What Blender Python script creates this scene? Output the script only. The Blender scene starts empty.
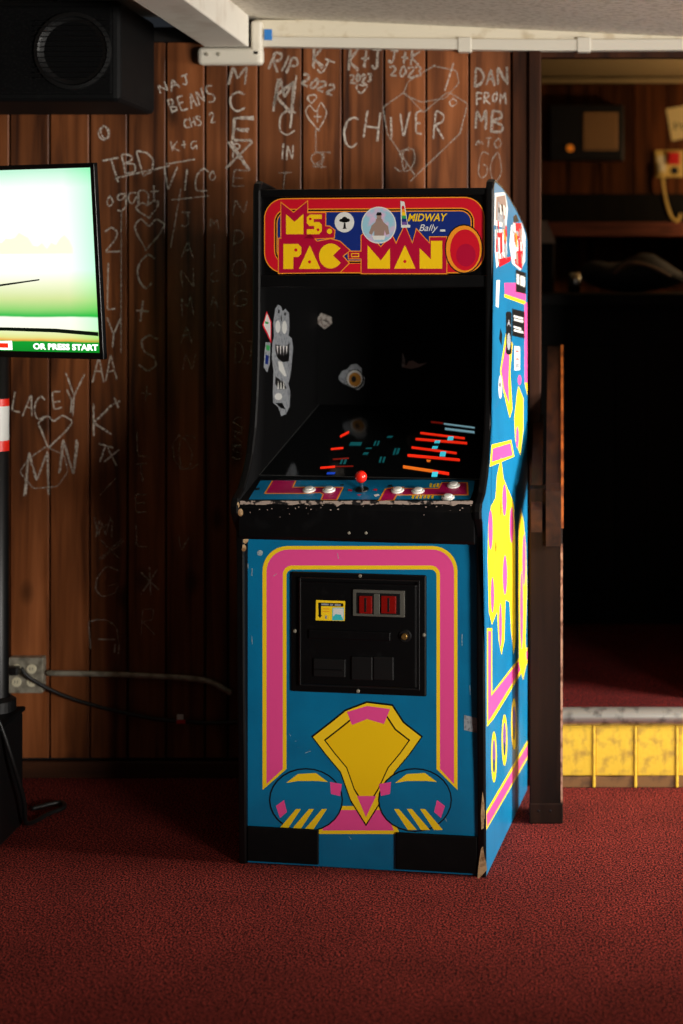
import bpy, bmesh, math, random
from mathutils.geometry import tessellate_polygon
from mathutils import Vector, Matrix
random.seed(7)
S = bpy.context.scene
COL = S.collection
R = math.radians

# ------------------------------------------------------------------ camera, world, light, exposure
F, CX, CY, H = 1491., 560., 276., 1.48          # focal length in pixels, principal point, eye height
cd = bpy.data.cameras.new('camera'); cam = bpy.data.objects.new('camera', cd); COL.objects.link(cam)
cam.location = (0, 0, H); cam.rotation_euler = (R(90), 0, 0)
cd.sensor_fit = 'VERTICAL'; cd.sensor_height = 36; cd.lens = F / 1024 * 36
cd.shift_x = (341.5 - CX) / 1024; cd.shift_y = (CY - 512) / 1024
cd.dof.use_dof = True; cd.dof.focus_distance = 3.72; cd.dof.aperture_fstop = 1.6
S.camera = cam
w = bpy.data.worlds.new('world'); S.world = w; w.use_nodes = True
w.node_tree.nodes['Background'].inputs[0].default_value = (.75, .85, 1, 1)
w.node_tree.nodes['Background'].inputs[1].default_value = .02
S.view_settings.view_transform = 'Standard'; S.view_settings.look = 'None'
S.view_settings.gamma = 1; S.view_settings.use_curve_mapping = False
S.view_settings.exposure = 0.0

def area(name, loc, target, sx, sy, power, col, spread=180):
    l = bpy.data.lights.new(name, 'AREA'); l.shape = 'RECTANGLE'; l.size = sx; l.size_y = sy
    l.energy = power; l.color = col; l.spread = R(spread)
    o = bpy.data.objects.new(name, l); COL.objects.link(o); o.location = loc
    o.rotation_euler = (Vector(target) - Vector(loc)).to_track_quat('-Z', 'Y').to_euler()
    return o
# daylight entering by the two windows in the right-hand wall, and an added weak fill behind the viewer
area('window_daylight', (2.66, 3.46, 1.42), (-.3, 4.62, .45), .8, .9, 46, (1, .95, .87), 72)
area('window_daylight_near', (2.66, .15, 1.07), (-.75, 4.3, 1.25), 1.0, .66, 43, (1, .95, .87), 78)
area('window_daylight_rear', (.6, -1.5, 1.35), (.2, 4, 1.1), 1.5, .9, 1.0, (.95, .97, 1), 140)

# ------------------------------------------------------------------ helpers
def lin(c):
    if isinstance(c, str): c = tuple(int(c[i:i+2], 16) for i in (0, 2, 4))
    return tuple(((x/255)/12.92 if x/255 <= .04045 else ((x/255+.055)/1.055)**2.4) for x in c) + (1,)
def P(px, py, Y): return Vector(((px-CX)/F*Y, Y, H-(py-CY)/F*Y))
def floorY(py, z=0): return (H-z)*F/(py-CY)
MATS = {}
def mat(name, col, rough=.5, metal=0, emit=0, spec=.5, noise=None, bump=0, bscale=200, coat=0, alpha=None, rand=0):
    """noise = (scale, second colour, low, high) mixes a second colour in"""
    if name in MATS: return MATS[name]
    m = bpy.data.materials.new(name); m.use_nodes = True; nt = m.node_tree; N = nt.nodes; L = nt.links
    b = N['Principled BSDF']; c = lin(col)
    b.inputs['Base Color'].default_value = c; b.inputs['Roughness'].default_value = rough
    b.inputs['Metallic'].default_value = metal; b.inputs['Specular IOR Level'].default_value = spec
    b.inputs['Coat Weight'].default_value = coat
    tc = N.new('ShaderNodeTexCoord')
    if noise:
        n = N.new('ShaderNodeTexNoise'); n.inputs['Scale'].default_value = noise[0]; n.inputs['Detail'].default_value = 4
        L.new(tc.outputs['Object'], n.inputs['Vector'])
        r = N.new('ShaderNodeValToRGB'); r.color_ramp.elements[0].position = noise[2]; r.color_ramp.elements[1].position = noise[3]
        r.color_ramp.elements[0].color = c; r.color_ramp.elements[1].color = lin(noise[1])
        L.new(n.outputs['Fac'], r.inputs[0]); L.new(r.outputs[0], b.inputs['Base Color'])
    if emit:
        b.inputs['Emission Color'].default_value = c; b.inputs['Emission Strength'].default_value = emit
    if bump:
        n2 = N.new('ShaderNodeTexNoise'); n2.inputs['Scale'].default_value = bscale; n2.inputs['Detail'].default_value = 5
        L.new(tc.outputs['Object'], n2.inputs['Vector'])
        bp = N.new('ShaderNodeBump'); bp.inputs['Strength'].default_value = bump; bp.inputs['Distance'].default_value = .004
        L.new(n2.outputs['Fac'], bp.inputs['Height']); L.new(bp.outputs[0], b.inputs['Normal'])
    if alpha is not None:
        n3 = N.new('ShaderNodeTexNoise'); n3.inputs['Scale'].default_value = 170; n3.inputs['Detail'].default_value = 3
        L.new(tc.outputs['Object'], n3.inputs['Vector'])
        mr = N.new('ShaderNodeMapRange'); mr.inputs['From Min'].default_value = .3; mr.inputs['From Max'].default_value = .65
        mr.inputs['To Min'].default_value = alpha*.25; mr.inputs['To Max'].default_value = alpha
        L.new(n3.outputs['Fac'], mr.inputs['Value']); L.new(mr.outputs[0], b.inputs['Alpha'])
    MATS[name] = m; return m

def wood(name, c1, c2, c3, rough=.42, axis=2, fine=1., bump=.25, spec=.35):
    """stained board: long grain streaks, knots, a tone of its own for each board"""
    m = bpy.data.materials.new(name); m.use_nodes = True; nt = m.node_tree; N = nt.nodes; L = nt.links
    b = N['Principled BSDF']; b.inputs['Roughness'].default_value = rough; b.inputs['Specular IOR Level'].default_value = spec
    tc = N.new('ShaderNodeTexCoord'); oi = N.new('ShaderNodeObjectInfo')
    mp = N.new('ShaderNodeMapping'); sc = [26*fine]*3; sc[axis] = 1.6*fine; mp.inputs['Scale'].default_value = sc
    mul = N.new('ShaderNodeMath'); mul.operation = 'MULTIPLY'; mul.inputs[1].default_value = 57
    L.new(oi.outputs['Random'], mul.inputs[0])
    cmb = N.new('ShaderNodeCombineXYZ')
    for i in range(3): L.new(mul.outputs[0], cmb.inputs[i])
    L.new(cmb.outputs[0], mp.inputs['Location']); L.new(tc.outputs['Object'], mp.inputs['Vector'])
    n = N.new('ShaderNodeTexNoise'); n.inputs['Scale'].default_value = 1; n.inputs['Detail'].default_value = 6; n.inputs['Distortion'].default_value = .7
    L.new(mp.outputs[0], n.inputs['Vector'])
    r = N.new('ShaderNodeValToRGB'); e = r.color_ramp.elements
    e[0].position = .28; e[0].color = lin(c1); e[1].position = .74; e[1].color = lin(c3)
    x = e.new(.5); x.color = lin(c2); L.new(n.outputs['Fac'], r.inputs[0])
    # large blotches and knots
    mp2 = N.new('ShaderNodeMapping'); s2 = [5]*3; s2[axis] = 1.7; mp2.inputs['Scale'].default_value = s2
    L.new(cmb.outputs[0], mp2.inputs['Location']); L.new(tc.outputs['Object'], mp2.inputs['Vector'])
    n2 = N.new('ShaderNodeTexNoise'); n2.inputs['Scale'].default_value = 1; n2.inputs['Detail'].default_value = 3
    L.new(mp2.outputs[0], n2.inputs['Vector'])
    mr = N.new('ShaderNodeMapRange'); mr.inputs['From Min'].default_value = .3; mr.inputs['From Max'].default_value = .7
    mr.inputs['To Min'].default_value = .5; mr.inputs['To Max'].default_value = 1.2; L.new(n2.outputs['Fac'], mr.inputs['Value'])
    mp3 = N.new('ShaderNodeMapping'); s3 = [9]*3; s3[axis] = 5; mp3.inputs['Scale'].default_value = s3
    L.new(cmb.outputs[0], mp3.inputs['Location']); L.new(tc.outputs['Object'], mp3.inputs['Vector'])
    v = N.new('ShaderNodeTexVoronoi'); v.inputs['Scale'].default_value = .8; L.new(mp3.outputs[0], v.inputs['Vector'])
    kr = N.new('ShaderNodeMapRange'); kr.inputs['From Min'].default_value = .06; kr.inputs['From Max'].default_value = .2
    kr.inputs['To Min'].default_value = .35; kr.inputs['To Max'].default_value = 1; L.new(v.outputs['Distance'], kr.inputs['Value'])
    rr = N.new('ShaderNodeMapRange'); rr.inputs['To Min'].default_value = .72; rr.inputs['To Max'].default_value = 1.15
    L.new(oi.outputs['Random'], rr.inputs['Value'])
    a = N.new('ShaderNodeMath'); a.operation = 'MULTIPLY'; L.new(mr.outputs[0], a.inputs[0]); L.new(rr.outputs[0], a.inputs[1])
    a2 = N.new('ShaderNodeMath'); a2.operation = 'MULTIPLY'; L.new(a.outputs[0], a2.inputs[0]); L.new(kr.outputs[0], a2.inputs[1])
    mx = N.new('ShaderNodeVectorMath'); mx.operation = 'SCALE'; L.new(r.outputs[0], mx.inputs[0]); L.new(a2.outputs[0], mx.inputs['Scale'])
    L.new(mx.outputs[0], b.inputs['Base Color'])
    bp = N.new('ShaderNodeBump'); bp.inputs['Strength'].default_value = bump; bp.inputs['Distance'].default_value = .002
    L.new(n.outputs['Fac'], bp.inputs['Height']); L.new(bp.outputs[0], b.inputs['Normal'])
    MATS[name] = m; return m

def obj(name, bm, m, parent=None, smooth=False):
    me = bpy.data.meshes.new(name); bm.normal_update(); bm.to_mesh(me); bm.free()
    if smooth:
        for p in me.polygons: p.use_smooth = True
    me.materials.append(m)
    o = bpy.data.objects.new(name, me); COL.objects.link(o)
    if parent: o.parent = parent
    return o
def tag(o, label=None, cat=None, group=None, kind=None):
    if label: o['label'] = label
    if cat: o['category'] = cat
    if group: o['group'] = group
    if kind: o['kind'] = kind
    return o
def thing(name, label, cat, loc=(0, 0, 0), rz=0, group=None):
    o = bpy.data.objects.new(name, None); COL.objects.link(o); o.empty_display_size = .05
    o.location = loc; o.rotation_euler = (0, 0, rz)
    return tag(o, label, cat, group)
def box(x0, x1, y0, y1, z0, z1, bev=0, seg=2, bm=None):
    b = bmesh.new()
    bmesh.ops.create_cube(b, size=1)
    for v in b.verts:
        v.co = Vector(((x0+x1)/2+v.co.x*(x1-x0), (y0+y1)/2+v.co.y*(y1-y0), (z0+z1)/2+v.co.z*(z1-z0)))
    if bev: bmesh.ops.bevel(b, geom=b.edges[:], offset=bev, segments=seg, profile=.5, affect='EDGES')
    if bm is None: return b
    me = bpy.data.meshes.new('t'); b.to_mesh(me); b.free(); bm.from_mesh(me); bpy.data.meshes.remove(me)
    return bm
def lathe(prof, origin=(0, 0, 0), axis=(0, 0, 1), seg=28):
    """prof = [(r, h)...] around axis"""
    b = bmesh.new(); q = Vector((0, 0, 1)).rotation_difference(Vector(axis).normalized()); o = Vector(origin); rings = []
    for r, h in prof:
        if r < 1e-6: rings.append([b.verts.new(o+q@Vector((0, 0, h)))])
        else: rings.append([b.verts.new(o+q@Vector((r*math.cos(2*math.pi*i/seg), r*math.sin(2*math.pi*i/seg), h))) for i in range(seg)])
    for A, B in zip(rings, rings[1:]):
        for i in range(seg):
            j = (i+1) % seg
            f = [A[i % len(A)], A[j % len(A)], B[j % len(B)], B[i % len(B)]]
            f2 = []
            for x in f:
                if x not in f2: f2.append(x)
            if len(f2) > 2: b.faces.new(f2)
    return b
def tube(pts, r, seg=8, bm=None):
    """smooth tube through points"""
    pts = [Vector(p) for p in pts]; fine = []
    for i in range(len(pts)-1):
        p0 = pts[max(i-1, 0)]; p1 = pts[i]; p2 = pts[i+1]; p3 = pts[min(i+2, len(pts)-1)]
        for k in range(6):
            t = k/6
            fine.append(.5*((2*p1)+(p2-p0)*t+(2*p0-5*p1+4*p2-p3)*t*t+(3*p1-p0-3*p2+p3)*t**3))
    fine.append(pts[-1])
    b = bm or bmesh.new(); prev = None; rings = []
    for i, p in enumerate(fine):
        t = (fine[min(i+1, len(fine)-1)]-fine[max(i-1, 0)]).normalized()
        a = prev if prev else (Vector((0, 0, 1)) if abs(t.z) < .9 else Vector((1, 0, 0)))
        n = (a-t*a.dot(t)).normalized(); prev = n; c = t.cross(n)
        rings.append([b.verts.new(p+r*(math.cos(2*math.pi*k/seg)*n+math.sin(2*math.pi*k/seg)*c)) for k in range(seg)])
    for A, B in zip(rings, rings[1:]):
        for k in range(seg): b.faces.new([A[k], A[(k+1) % seg], B[(k+1) % seg], B[k]])
    b.faces.new(rings[0][::-1]); b.faces.new(rings[-1])
    return b
def prism(pts, d):
    """closed polygon pts (3-D) pushed along vector d"""
    b = bmesh.new(); A = [b.verts.new(p) for p in pts]; B = [b.verts.new(Vector(p)+Vector(d)) for p in pts]
    b.faces.new(A[::-1]); b.faces.new(B); n = len(pts)
    for i in range(n): b.faces.new([A[i], A[(i+1) % n], B[(i+1) % n], B[i]])
    bmesh.ops.recalc_face_normals(b, faces=b.faces[:])
    return b
def text_mesh(s, shear=0, bold=0):
    cu = bpy.data.curves.new('t', 'FONT'); cu.body = s; cu.shear = shear; cu.offset = bold; cu.resolution_u = 3
    o = bpy.data.objects.new('t', cu); COL.objects.link(o)
    dg = bpy.context.evaluated_depsgraph_get(); dg.update()
    me = bpy.data.meshes.new_from_object(o.evaluated_get(dg))
    vs = [v.co.copy() for v in me.vertices]; fs = [list(p.vertices) for p in me.polygons]
    bpy.data.objects.remove(o); bpy.data.curves.remove(cu); bpy.data.meshes.remove(me)
    x0 = min(v.x for v in vs); x1 = max(v.x for v in vs); y0 = min(v.y for v in vs); y1 = max(v.y for v in vs)
    return [((v.x-x0)/(x1-x0), (v.y-y0)/(y1-y0)) for v in vs], fs
def rrect(x0, y0, x1, y1, r, n=6):
    """rounded rectangle, y downwards"""
    out = []
    for cx, cy, a in ((x1-r, y0+r, -90), (x1-r, y1-r, 0), (x0+r, y1-r, 90), (x0+r, y0+r, 180)):
        for k in range(n+1):
            t = R(a+90*k/n); out.append((cx+r*math.cos(t), cy+r*math.sin(t)))
    return out
def disc(cx, cy, rx, ry=None, n=24, a0=0, a1=360):
    ry = ry or rx; full = a1-a0 >= 360
    return [(cx+rx*math.cos(R(a0+(a1-a0)*k/(n if full else n-1))), cy+ry*math.sin(R(a0+(a1-a0)*k/(n if full else n-1)))) for k in range(n)]
def zoomed(pts, ox, oy, s): return [(ox+x/s, oy+y/s) for x, y in pts]
LIFT = .00004
class Print:
    """flat print: polygons in picture coordinates laid on a plane by map(px, py, lift)"""
    def __init__(self, fn): self.fn = fn; self.pieces = []; self.k = 0
    def add(self, m, *polys, lift=None):
        if lift is None: self.k += 1; lift = self.k*LIFT
        for p in polys:
            b = bmesh.new(); V = [b.verts.new(self.fn(x, y, lift)) for x, y in p]
            for t in tessellate_polygon([[Vector((x, y, 0)) for x, y in p]]): b.faces.new([V[i] for i in t])
            self.pieces.append((m, b))
        return self
    def text(self, m, s, x0, y0, x1, y1, shear=0, bold=0, rise=0):
        self.k += 1; lift = self.k*LIFT; b = bmesh.new()
        vs, fs = text_mesh(s, shear, bold)
        V = [b.verts.new(self.fn(x0+a*(x1-x0), y1-c*(y1-y0)-rise*a, lift)) for a, c in vs]
        for f in fs: b.faces.new([V[i] for i in f])
        self.pieces.append((m, b)); return self
    def build(self, name, parent, label=None):
        """the first piece is the part, the others lie on it as its pieces"""
        root = None
        for m, b in self.pieces:
            if root is None:
                root = obj(name, b, MATS[m], parent)
                if label: root['label'] = label
            else: obj(name+'_piece', b, MATS[m], root)
        self.pieces = []; return root
    def build_stuff(self, name, parent):
        """specks too small and many to pick apart: one part"""
        b0 = bmesh.new(); m0 = self.pieces[0][0]
        for m, b in self.pieces:
            me = bpy.data.meshes.new('t'); b.to_mesh(me); b.free(); b0.from_mesh(me); bpy.data.meshes.remove(me)
        o = obj(name, b0, MATS[m0], parent); o['kind'] = 'stuff'; self.pieces = []; return o

# ------------------------------------------------------------------ materials
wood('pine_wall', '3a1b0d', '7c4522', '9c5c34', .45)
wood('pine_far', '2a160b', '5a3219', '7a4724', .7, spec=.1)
wood('dark_trim', '1c0d06', '3a1d0d', '4a2712', .6, spec=.15)
wood('post_wood', '130a06', '20120b', '2b1910', .65, spec=.12)
wood('base_wood', '2a170d', '4a2a18', '643c22', .5, axis=0)
wood('rail_wood', '1c0e08', '2c170d', '40220f', .4, axis=1)
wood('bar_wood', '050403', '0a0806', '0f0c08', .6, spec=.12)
wood('shelf_wood', '5a2a1c', '8a4a36', 'a05c44', .6, axis=0)
def carpet(name, c_lo, c_mid, c_hi):
    """short loop pile: dark and light specks over slow worn patches"""
    m = bpy.data.materials.new(name); m.use_nodes = True; nt = m.node_tree; N = nt.nodes; L = nt.links; b = N['Principled BSDF']
    b.inputs['Roughness'].default_value = .95; b.inputs['Specular IOR Level'].default_value = .1
    tc = N.new('ShaderNodeTexCoord'); ns = []
    for sc_, dt in ((215, 2), (4, 3)):
        n = N.new('ShaderNodeTexNoise'); n.inputs['Scale'].default_value = sc_; n.inputs['Detail'].default_value = dt; n.inputs['Roughness'].default_value = .75
        L.new(tc.outputs['Object'], n.inputs['Vector']); ns.append(n)
    r = N.new('ShaderNodeValToRGB'); e = r.color_ramp.elements; e[0].position = .44; e[0].color = lin(c_lo); e[1].position = .58; e[1].color = lin(c_hi); x = e.new(.5); x.color = lin(c_mid)
    L.new(ns[0].outputs['Fac'], r.inputs[0])
    mr = N.new('ShaderNodeMapRange'); mr.inputs['From Min'].default_value = .3; mr.inputs['From Max'].default_value = .7; mr.inputs['To Min'].default_value = .8; mr.inputs['To Max'].default_value = 1.15; L.new(ns[1].outputs['Fac'], mr.inputs['Value'])
    v = N.new('ShaderNodeVectorMath'); v.operation = 'SCALE'; L.new(r.outputs[0], v.inputs[0]); L.new(mr.outputs[0], v.inputs['Scale']); L.new(v.outputs[0], b.inputs['Base Color'])
    bp = N.new('ShaderNodeBump'); bp.inputs['Strength'].default_value = .35; bp.inputs['Distance'].default_value = .003; L.new(ns[0].outputs['Fac'], bp.inputs['Height']); L.new(bp.outputs[0], b.inputs['Normal'])
    MATS[name] = m
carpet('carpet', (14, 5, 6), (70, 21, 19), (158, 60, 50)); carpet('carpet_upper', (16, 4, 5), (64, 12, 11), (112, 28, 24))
mat('plaster', (226, 218, 204), .8, noise=(60, (205, 196, 180), .45, .62), bump=.25, bscale=60)
mat('plaster_beam', (226, 220, 208), .7, noise=(7, (208, 198, 184), .5, .7), bump=.08, bscale=60)
mat('cream_board', (222, 212, 190), .6, noise=(18, (190, 172, 140), .55, .75))
mat('white_plastic', (214, 207, 192), .4)
mat('room_paint', (70, 48, 34), .8)
mat('backing', (12, 7, 5), .9)
mat('beige_paint', (176, 156, 116), .7)
mat('yellow_board', (222, 182, 52), .6, noise=(26, (160, 124, 56), .48, .72), bump=.3, bscale=40)
mat('scuffed_board', (120, 84, 46), .7, noise=(20, (70, 48, 30), .45, .65))
mat('steel', (190, 186, 178), .35, metal=.8, noise=(30, (120, 116, 110), .5, .7))
mat('galvanised', (164, 158, 142), .55, metal=.3, noise=(40, (120, 114, 100), .45, .65))
mat('ivory', (214, 206, 178), .4)
mat('black_plastic', (10, 10, 11), .45)
mat('black_gloss', (7, 7, 8), .22)
mat('black_rubber', (6, 6, 7), .65, spec=.15, noise=(30, (13, 13, 13), .55, .75))
mat('black_metal', (6, 6, 7), .38, spec=.35, noise=(60, (16, 16, 16), .6, .8), bump=.05, bscale=300)
mat('cord_black', (10, 10, 10), .5)
mat('cab_black', (5, 5, 6), .4, spec=.3, noise=(25, (13, 13, 14), .55, .8))
mat('cab_inner', (4, 4, 5), .75, spec=.15)
mat('cab_blue', (0, 114, 160), .42, noise=(9, (0, 103, 147), .4, .7), coat=.1)
mat('ink_blue', (16, 40, 118), .4)
mat('ink_navy', (10, 58, 104), .45)
mat('ink_pink', (238, 78, 150), .42)
mat('ink_yellow', (250, 208, 32), .42)
mat('ink_red', (205, 18, 40), .35)
mat('ink_crimson', (176, 10, 52), .35)
mat('ink_orange', (240, 148, 36), .35)
mat('ink_gold', (246, 200, 20), .35)
mat('ink_black', (9, 9, 10), .4)
mat('ink_white', (218, 218, 214), .45)
mat('ink_purple', (112, 80, 150), .45)
mat('ink_magenta', (176, 12, 84), .4)
mat('ink_teal', (60, 190, 196), .45)
mat('ink_grey', (150, 154, 160), .5, noise=(120, (90, 94, 100), .5, .7))
mat('ink_green', (50, 160, 80), .45)
mat('lilac', (216, 176, 206), .25, noise=(30, (150, 196, 214), .45, .6))
mat('tan', (150, 124, 112), .6)
mat('chip_wood', (206, 172, 128), .8, noise=(60, (140, 100, 62), .45, .6))
mat('worn_edge', (168, 150, 138), .5, noise=(70, (24, 22, 22), .5, .58))
mat('scratch', (190, 200, 200), .6, alpha=.8)
mat('torn_paper', (172, 164, 156), .7, noise=(90, (110, 96, 90), .45, .6))
mat('amber', (176, 118, 30), .3)
mat('joy_red', (222, 34, 20), .18, coat=.6)
mat('button_white', (226, 224, 216), .3)
mat('chrome', (200, 200, 200), .2, metal=1)
mat('brass', (168, 128, 70), .35, metal=.8)
mat('coin_red', (120, 14, 10), .25, emit=.05)
mat('coin_frame', (112, 110, 102), .35, metal=.5)
mat('glass_dark', (15, 17, 18), .10, spec=.7)
mat('lit_red', (255, 44, 18), .5, emit=.75)
mat('lit_orange', (250, 120, 30), .5, emit=.6)
mat('lit_cyan', (70, 220, 240), .5, emit=.65)
mat('lit_teal', (14, 92, 96), .5, emit=.4)
mat('lit_pale', (150, 200, 215), .5, emit=.45)
mat('lit_blue', (30, 80, 220), .5, emit=.5)
mat('dim_red', (150, 30, 16), .5, emit=.3)
mat('chalk', (222, 212, 200), .95, alpha=.72)
mat('chalk_faint', (205, 196, 184), .95, alpha=.46)
mat('blue_tape', (36, 120, 200), .5)
mat('paper', (214, 196, 140), .7)
mat('yellowed_plastic', (206, 178, 96), .5)
mat('red_plastic', (200, 24, 26), .4)
mat('tape_red', (232, 40, 26), .4)
mat('speaker_cloth', (6, 6, 7), .85, spec=.1, noise=(160, (17, 17, 17), .5, .7))
mat('grille_beige', (168, 128, 84), .7)
mat('dark_felt', (16, 16, 22), .8)

# ------------------------------------------------------------------ the room
YW = 4.410                      # face of the plank wall
XL, XR, YB = -2.4, 2.7, -1.6
ZC = lambda x: 2.24-.045*(x+.875)
def struct(name, bm, m, parent=None):
    o = obj(name, bm, m if not isinstance(m, str) else MATS[m], parent)
    if not parent: o['kind'] = 'structure'
    return o
floor = struct('floor', box(XL, XR, YB, 4.47, -.06, 0), 'carpet')
c = prism([(XL, YB, ZC(XL)), (XR, YB, ZC(XR)), (XR, 4.47, ZC(XR)), (XL, 4.47, ZC(XL))], (0, 0, .06))
ceiling = struct('ceiling', c, 'plaster')
X_END = (541-CX)/F*YW           # where the plank wall ends at the opening
wall_back = struct('wall_back', box(XL, X_END-.002, YW+.022, 4.47, 0, 2.22), 'backing')
wall_back_right = struct('wall_back_right', box(.41, XR, YW-.02, 4.47, 0, 2.1), 'room_paint')
struct('wall_left', box(XL-.08, XL, YB, 4.47, 0, 2.31), 'room_paint')
struct('wall_front', box(XL, XR, YB-.08, YB, 0, 2.1), 'room_paint')
# right wall with its two window openings
b = bmesh.new(); wz0, wz1 = .74, 1.93; wins = ((-.50, .80), (2.88, 3.95)); ys = [YB, *wins[0], *wins[1], 4.47]
for a, c in zip(ys[::2], ys[1::2]): box(XR, XR+.1, a, c, 0, 2.07, bm=b)
for a, c in wins: box(XR, XR+.1, a, c, 0, wz0, bm=b); box(XR, XR+.1, a, c, wz1, 2.07, bm=b)
struct('wall_right', b, 'room_paint')
for k, (wy0, wy1) in enumerate(wins):
    wn = struct('window_%d' % (k+1), box(XR+.02, XR+.07, wy0, wy1, wz0, wz0+.05), 'white_plastic')
    for a in ((wy0, wy0+.05, wz0, wz1), (wy1-.05, wy1, wz0, wz1), (wy0, wy1, wz1-.05, wz1), ((wy0+wy1)/2-.02, (wy0+wy1)/2+.02, wz0, wz1)):
        obj('frame_bar', box(XR+.02, XR+.07, *a), MATS['white_plastic'], wn)

# planks of the back wall, one board each
def plank_mesh(wd, z0, z1, t=.02, ch=.0018):
    b = bmesh.new(); h = wd/2-.0032
    prof = [(-h, t), (-h, ch), (-h+ch, 0), (h-ch, 0), (h, ch), (h, t)]
    A = [b.verts.new((x, y, z0)) for x, y in prof]; B = [b.verts.new((x, y, z1)) for x, y in prof]
    n = len(prof)
    for i in range(n): b.faces.new([A[i], A[(i+1) % n], B[(i+1) % n], B[i]])
    b.faces.new(A[::-1]); b.faces.new(B); bmesh.ops.recalc_face_normals(b, faces=b.faces[:])
    return b
gx = [-263, -224, -185, -146, -107, -68, -29, 9.5, 49.5, 89.5, 127.5, 166, 205, 228, 258, 302, 342, 384, 426, 469, 512]
for a, c in zip(gx, gx[1:]):
    xa, xc = (a-CX)/F*YW, (c-CX)/F*YW
    o = obj('plank', plank_mesh(xc-xa, .055, 2.17), MATS['pine_wall'], wall_back); o.location = ((xa+xc)/2, YW, 0)
# end boards at the opening: one lying flat, one standing proud
xa = (512-CX)/F*YW; xm = (529-CX)/F*YW
o = struct('trim_1', box(xa+.002, xm, YW-.014, YW+.02, .055, 2.15, .003), 'dark_trim')
o = struct('trim_2', box(xm, X_END, YW-.03, 4.47, .0, 2.15, .003), 'dark_trim')
# baseboard
z1 = H-(762-CY)/F*(YW-.018)
struct('baseboard_back', box(XL, xa, YW-.018, YW, 0, z1, .003), 'base_wood')
# ceiling trim board and the white cable raceway below it
struct('trim_3', box(-.90, .62, YW-.02, YW+.02, 2.168, 2.235, .003), 'cream_board')
b = prism([(-.885, YW-.032, 2.155), (-.06, YW-.032, 2.142), (.62, YW-.032, 2.145), (.62, YW-.032, 2.176), (-.06, YW-.032, 2.174), (-.885, YW-.032, 2.182)], (0, .03, 0))
ra = obj('cable_raceway', b, MATS['white_plastic']); tag(ra, 'long white plastic cable raceway along the top of the plank wall', 'raceway')
for x in (-.28, .07): obj('joint_cover', box(x-.02, x+.02, YW-.035, YW-.002, 2.138, 2.181, .003), MATS['white_plastic'], ra)
# header over the opening
struct('trim_4', box(X_END, .41, YW+.02, 4.47, 2.13, 2.235), 'dark_trim')
# beam
bx0, bx1 = -1.04, -.911
struct('trim_5', box(bx0, bx1, YB, YW-.045, 2.15, 2.30, .004), 'plaster_beam')
# raceway elbow wrapped around the end of the beam
el = thing('raceway_elbow', 'white plastic raceway elbow wrapped under the end of the ceiling beam', 'raceway', (-.97, YW-.03, 2.10))
obj('bottom_run', box(-.095, .098, -.012, .028, .0, .052, .014, 3), MATS['white_plastic'], el)
obj('side_run', box(.062, .096, -.012, .028, .02, .13, .01, 3), MATS['white_plastic'], el)
for x in (-.065, -.03): obj('screw', lathe([(0, .004), (.005, .003), (.006, 0)], (x, -.012, .03), (0, -1, 0), 10), MATS['galvanised'], el)
tp = obj('tape_scrap', box(-.868, -.845, YW-.036, YW-.033, 2.172, 2.204, .001), MATS['blue_tape']); tag(tp, 'scrap of blue tape on the raceway beside the ceiling beam', 'tape')

# step and the raised floor behind the opening
YS = 4.31; ZU = .232
step = struct('step', box(X_END+.02, .60, YS+.022, YS+.12, 0, .185), 'backing'); step.name = 'trim_6'
sx = [541, 594, 635.5, 677, 718, 760]
for a, c in zip(sx, sx[1:]):
    xa, xc = (a-CX)/F*YS, (c-CX)/F*YS; cx = (xa+xc)/2; hw = (xc-xa)/2-.004
    o = obj('board', box(-hw, hw, 0, .022, .035, .185, .003), MATS['yellow_board'], step); o.location = (cx, YS, 0)
    o = obj('scuffed_foot', prism([(-hw, .001, .002), (hw, .001, .002), (hw, .001, .034+random.uniform(-.004, .006)), (0, .001, .036+random.uniform(-.006, .006)), (-hw, .001, .034)], (0, .02, 0)), MATS['scuffed_board'], step); o.location = (cx, YS, 0)
    if c < 740: o = obj('batten', box(-.004, .004, -.003, .02, .002, .185, .002), MATS['yellow_board'], step); o.location = (xc, YS, 0)
nb = tube([(X_END+.02, YS+.008, .205), (.2, YS+.008, .206), (.62, YS+.008, .205)], .026, 14)
nose = obj('step_nosing', nb, MATS['steel'], None, True); nose['kind'] = 'structure'; nose.name = 'trim_7'
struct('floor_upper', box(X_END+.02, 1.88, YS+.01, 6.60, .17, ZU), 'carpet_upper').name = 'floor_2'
# far room
YF = 6.5
wall_far = struct('wall_far', box(-1.0, 1.9, YF+.022, YF+.1, ZU, 2.5), 'backing')
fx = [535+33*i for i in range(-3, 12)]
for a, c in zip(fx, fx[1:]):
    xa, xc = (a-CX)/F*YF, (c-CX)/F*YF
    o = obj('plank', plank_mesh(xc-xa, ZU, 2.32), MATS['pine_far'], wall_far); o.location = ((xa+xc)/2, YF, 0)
struct('trim_8', box(-1.0, 1.9, YF-.012, YF+.02, 2.322, 2.34, .002), 'beige_paint')
struct('ceiling_2', box(-1.0, 1.9, 4.47, YF+.1, 2.35, 2.41), 'beige_paint')
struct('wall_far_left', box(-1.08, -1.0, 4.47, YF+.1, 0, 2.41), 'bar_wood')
struct('wall_far_right', box(1.9, 1.98, 4.47, YF+.1, 0, 2.41), 'bar_wood')

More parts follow.
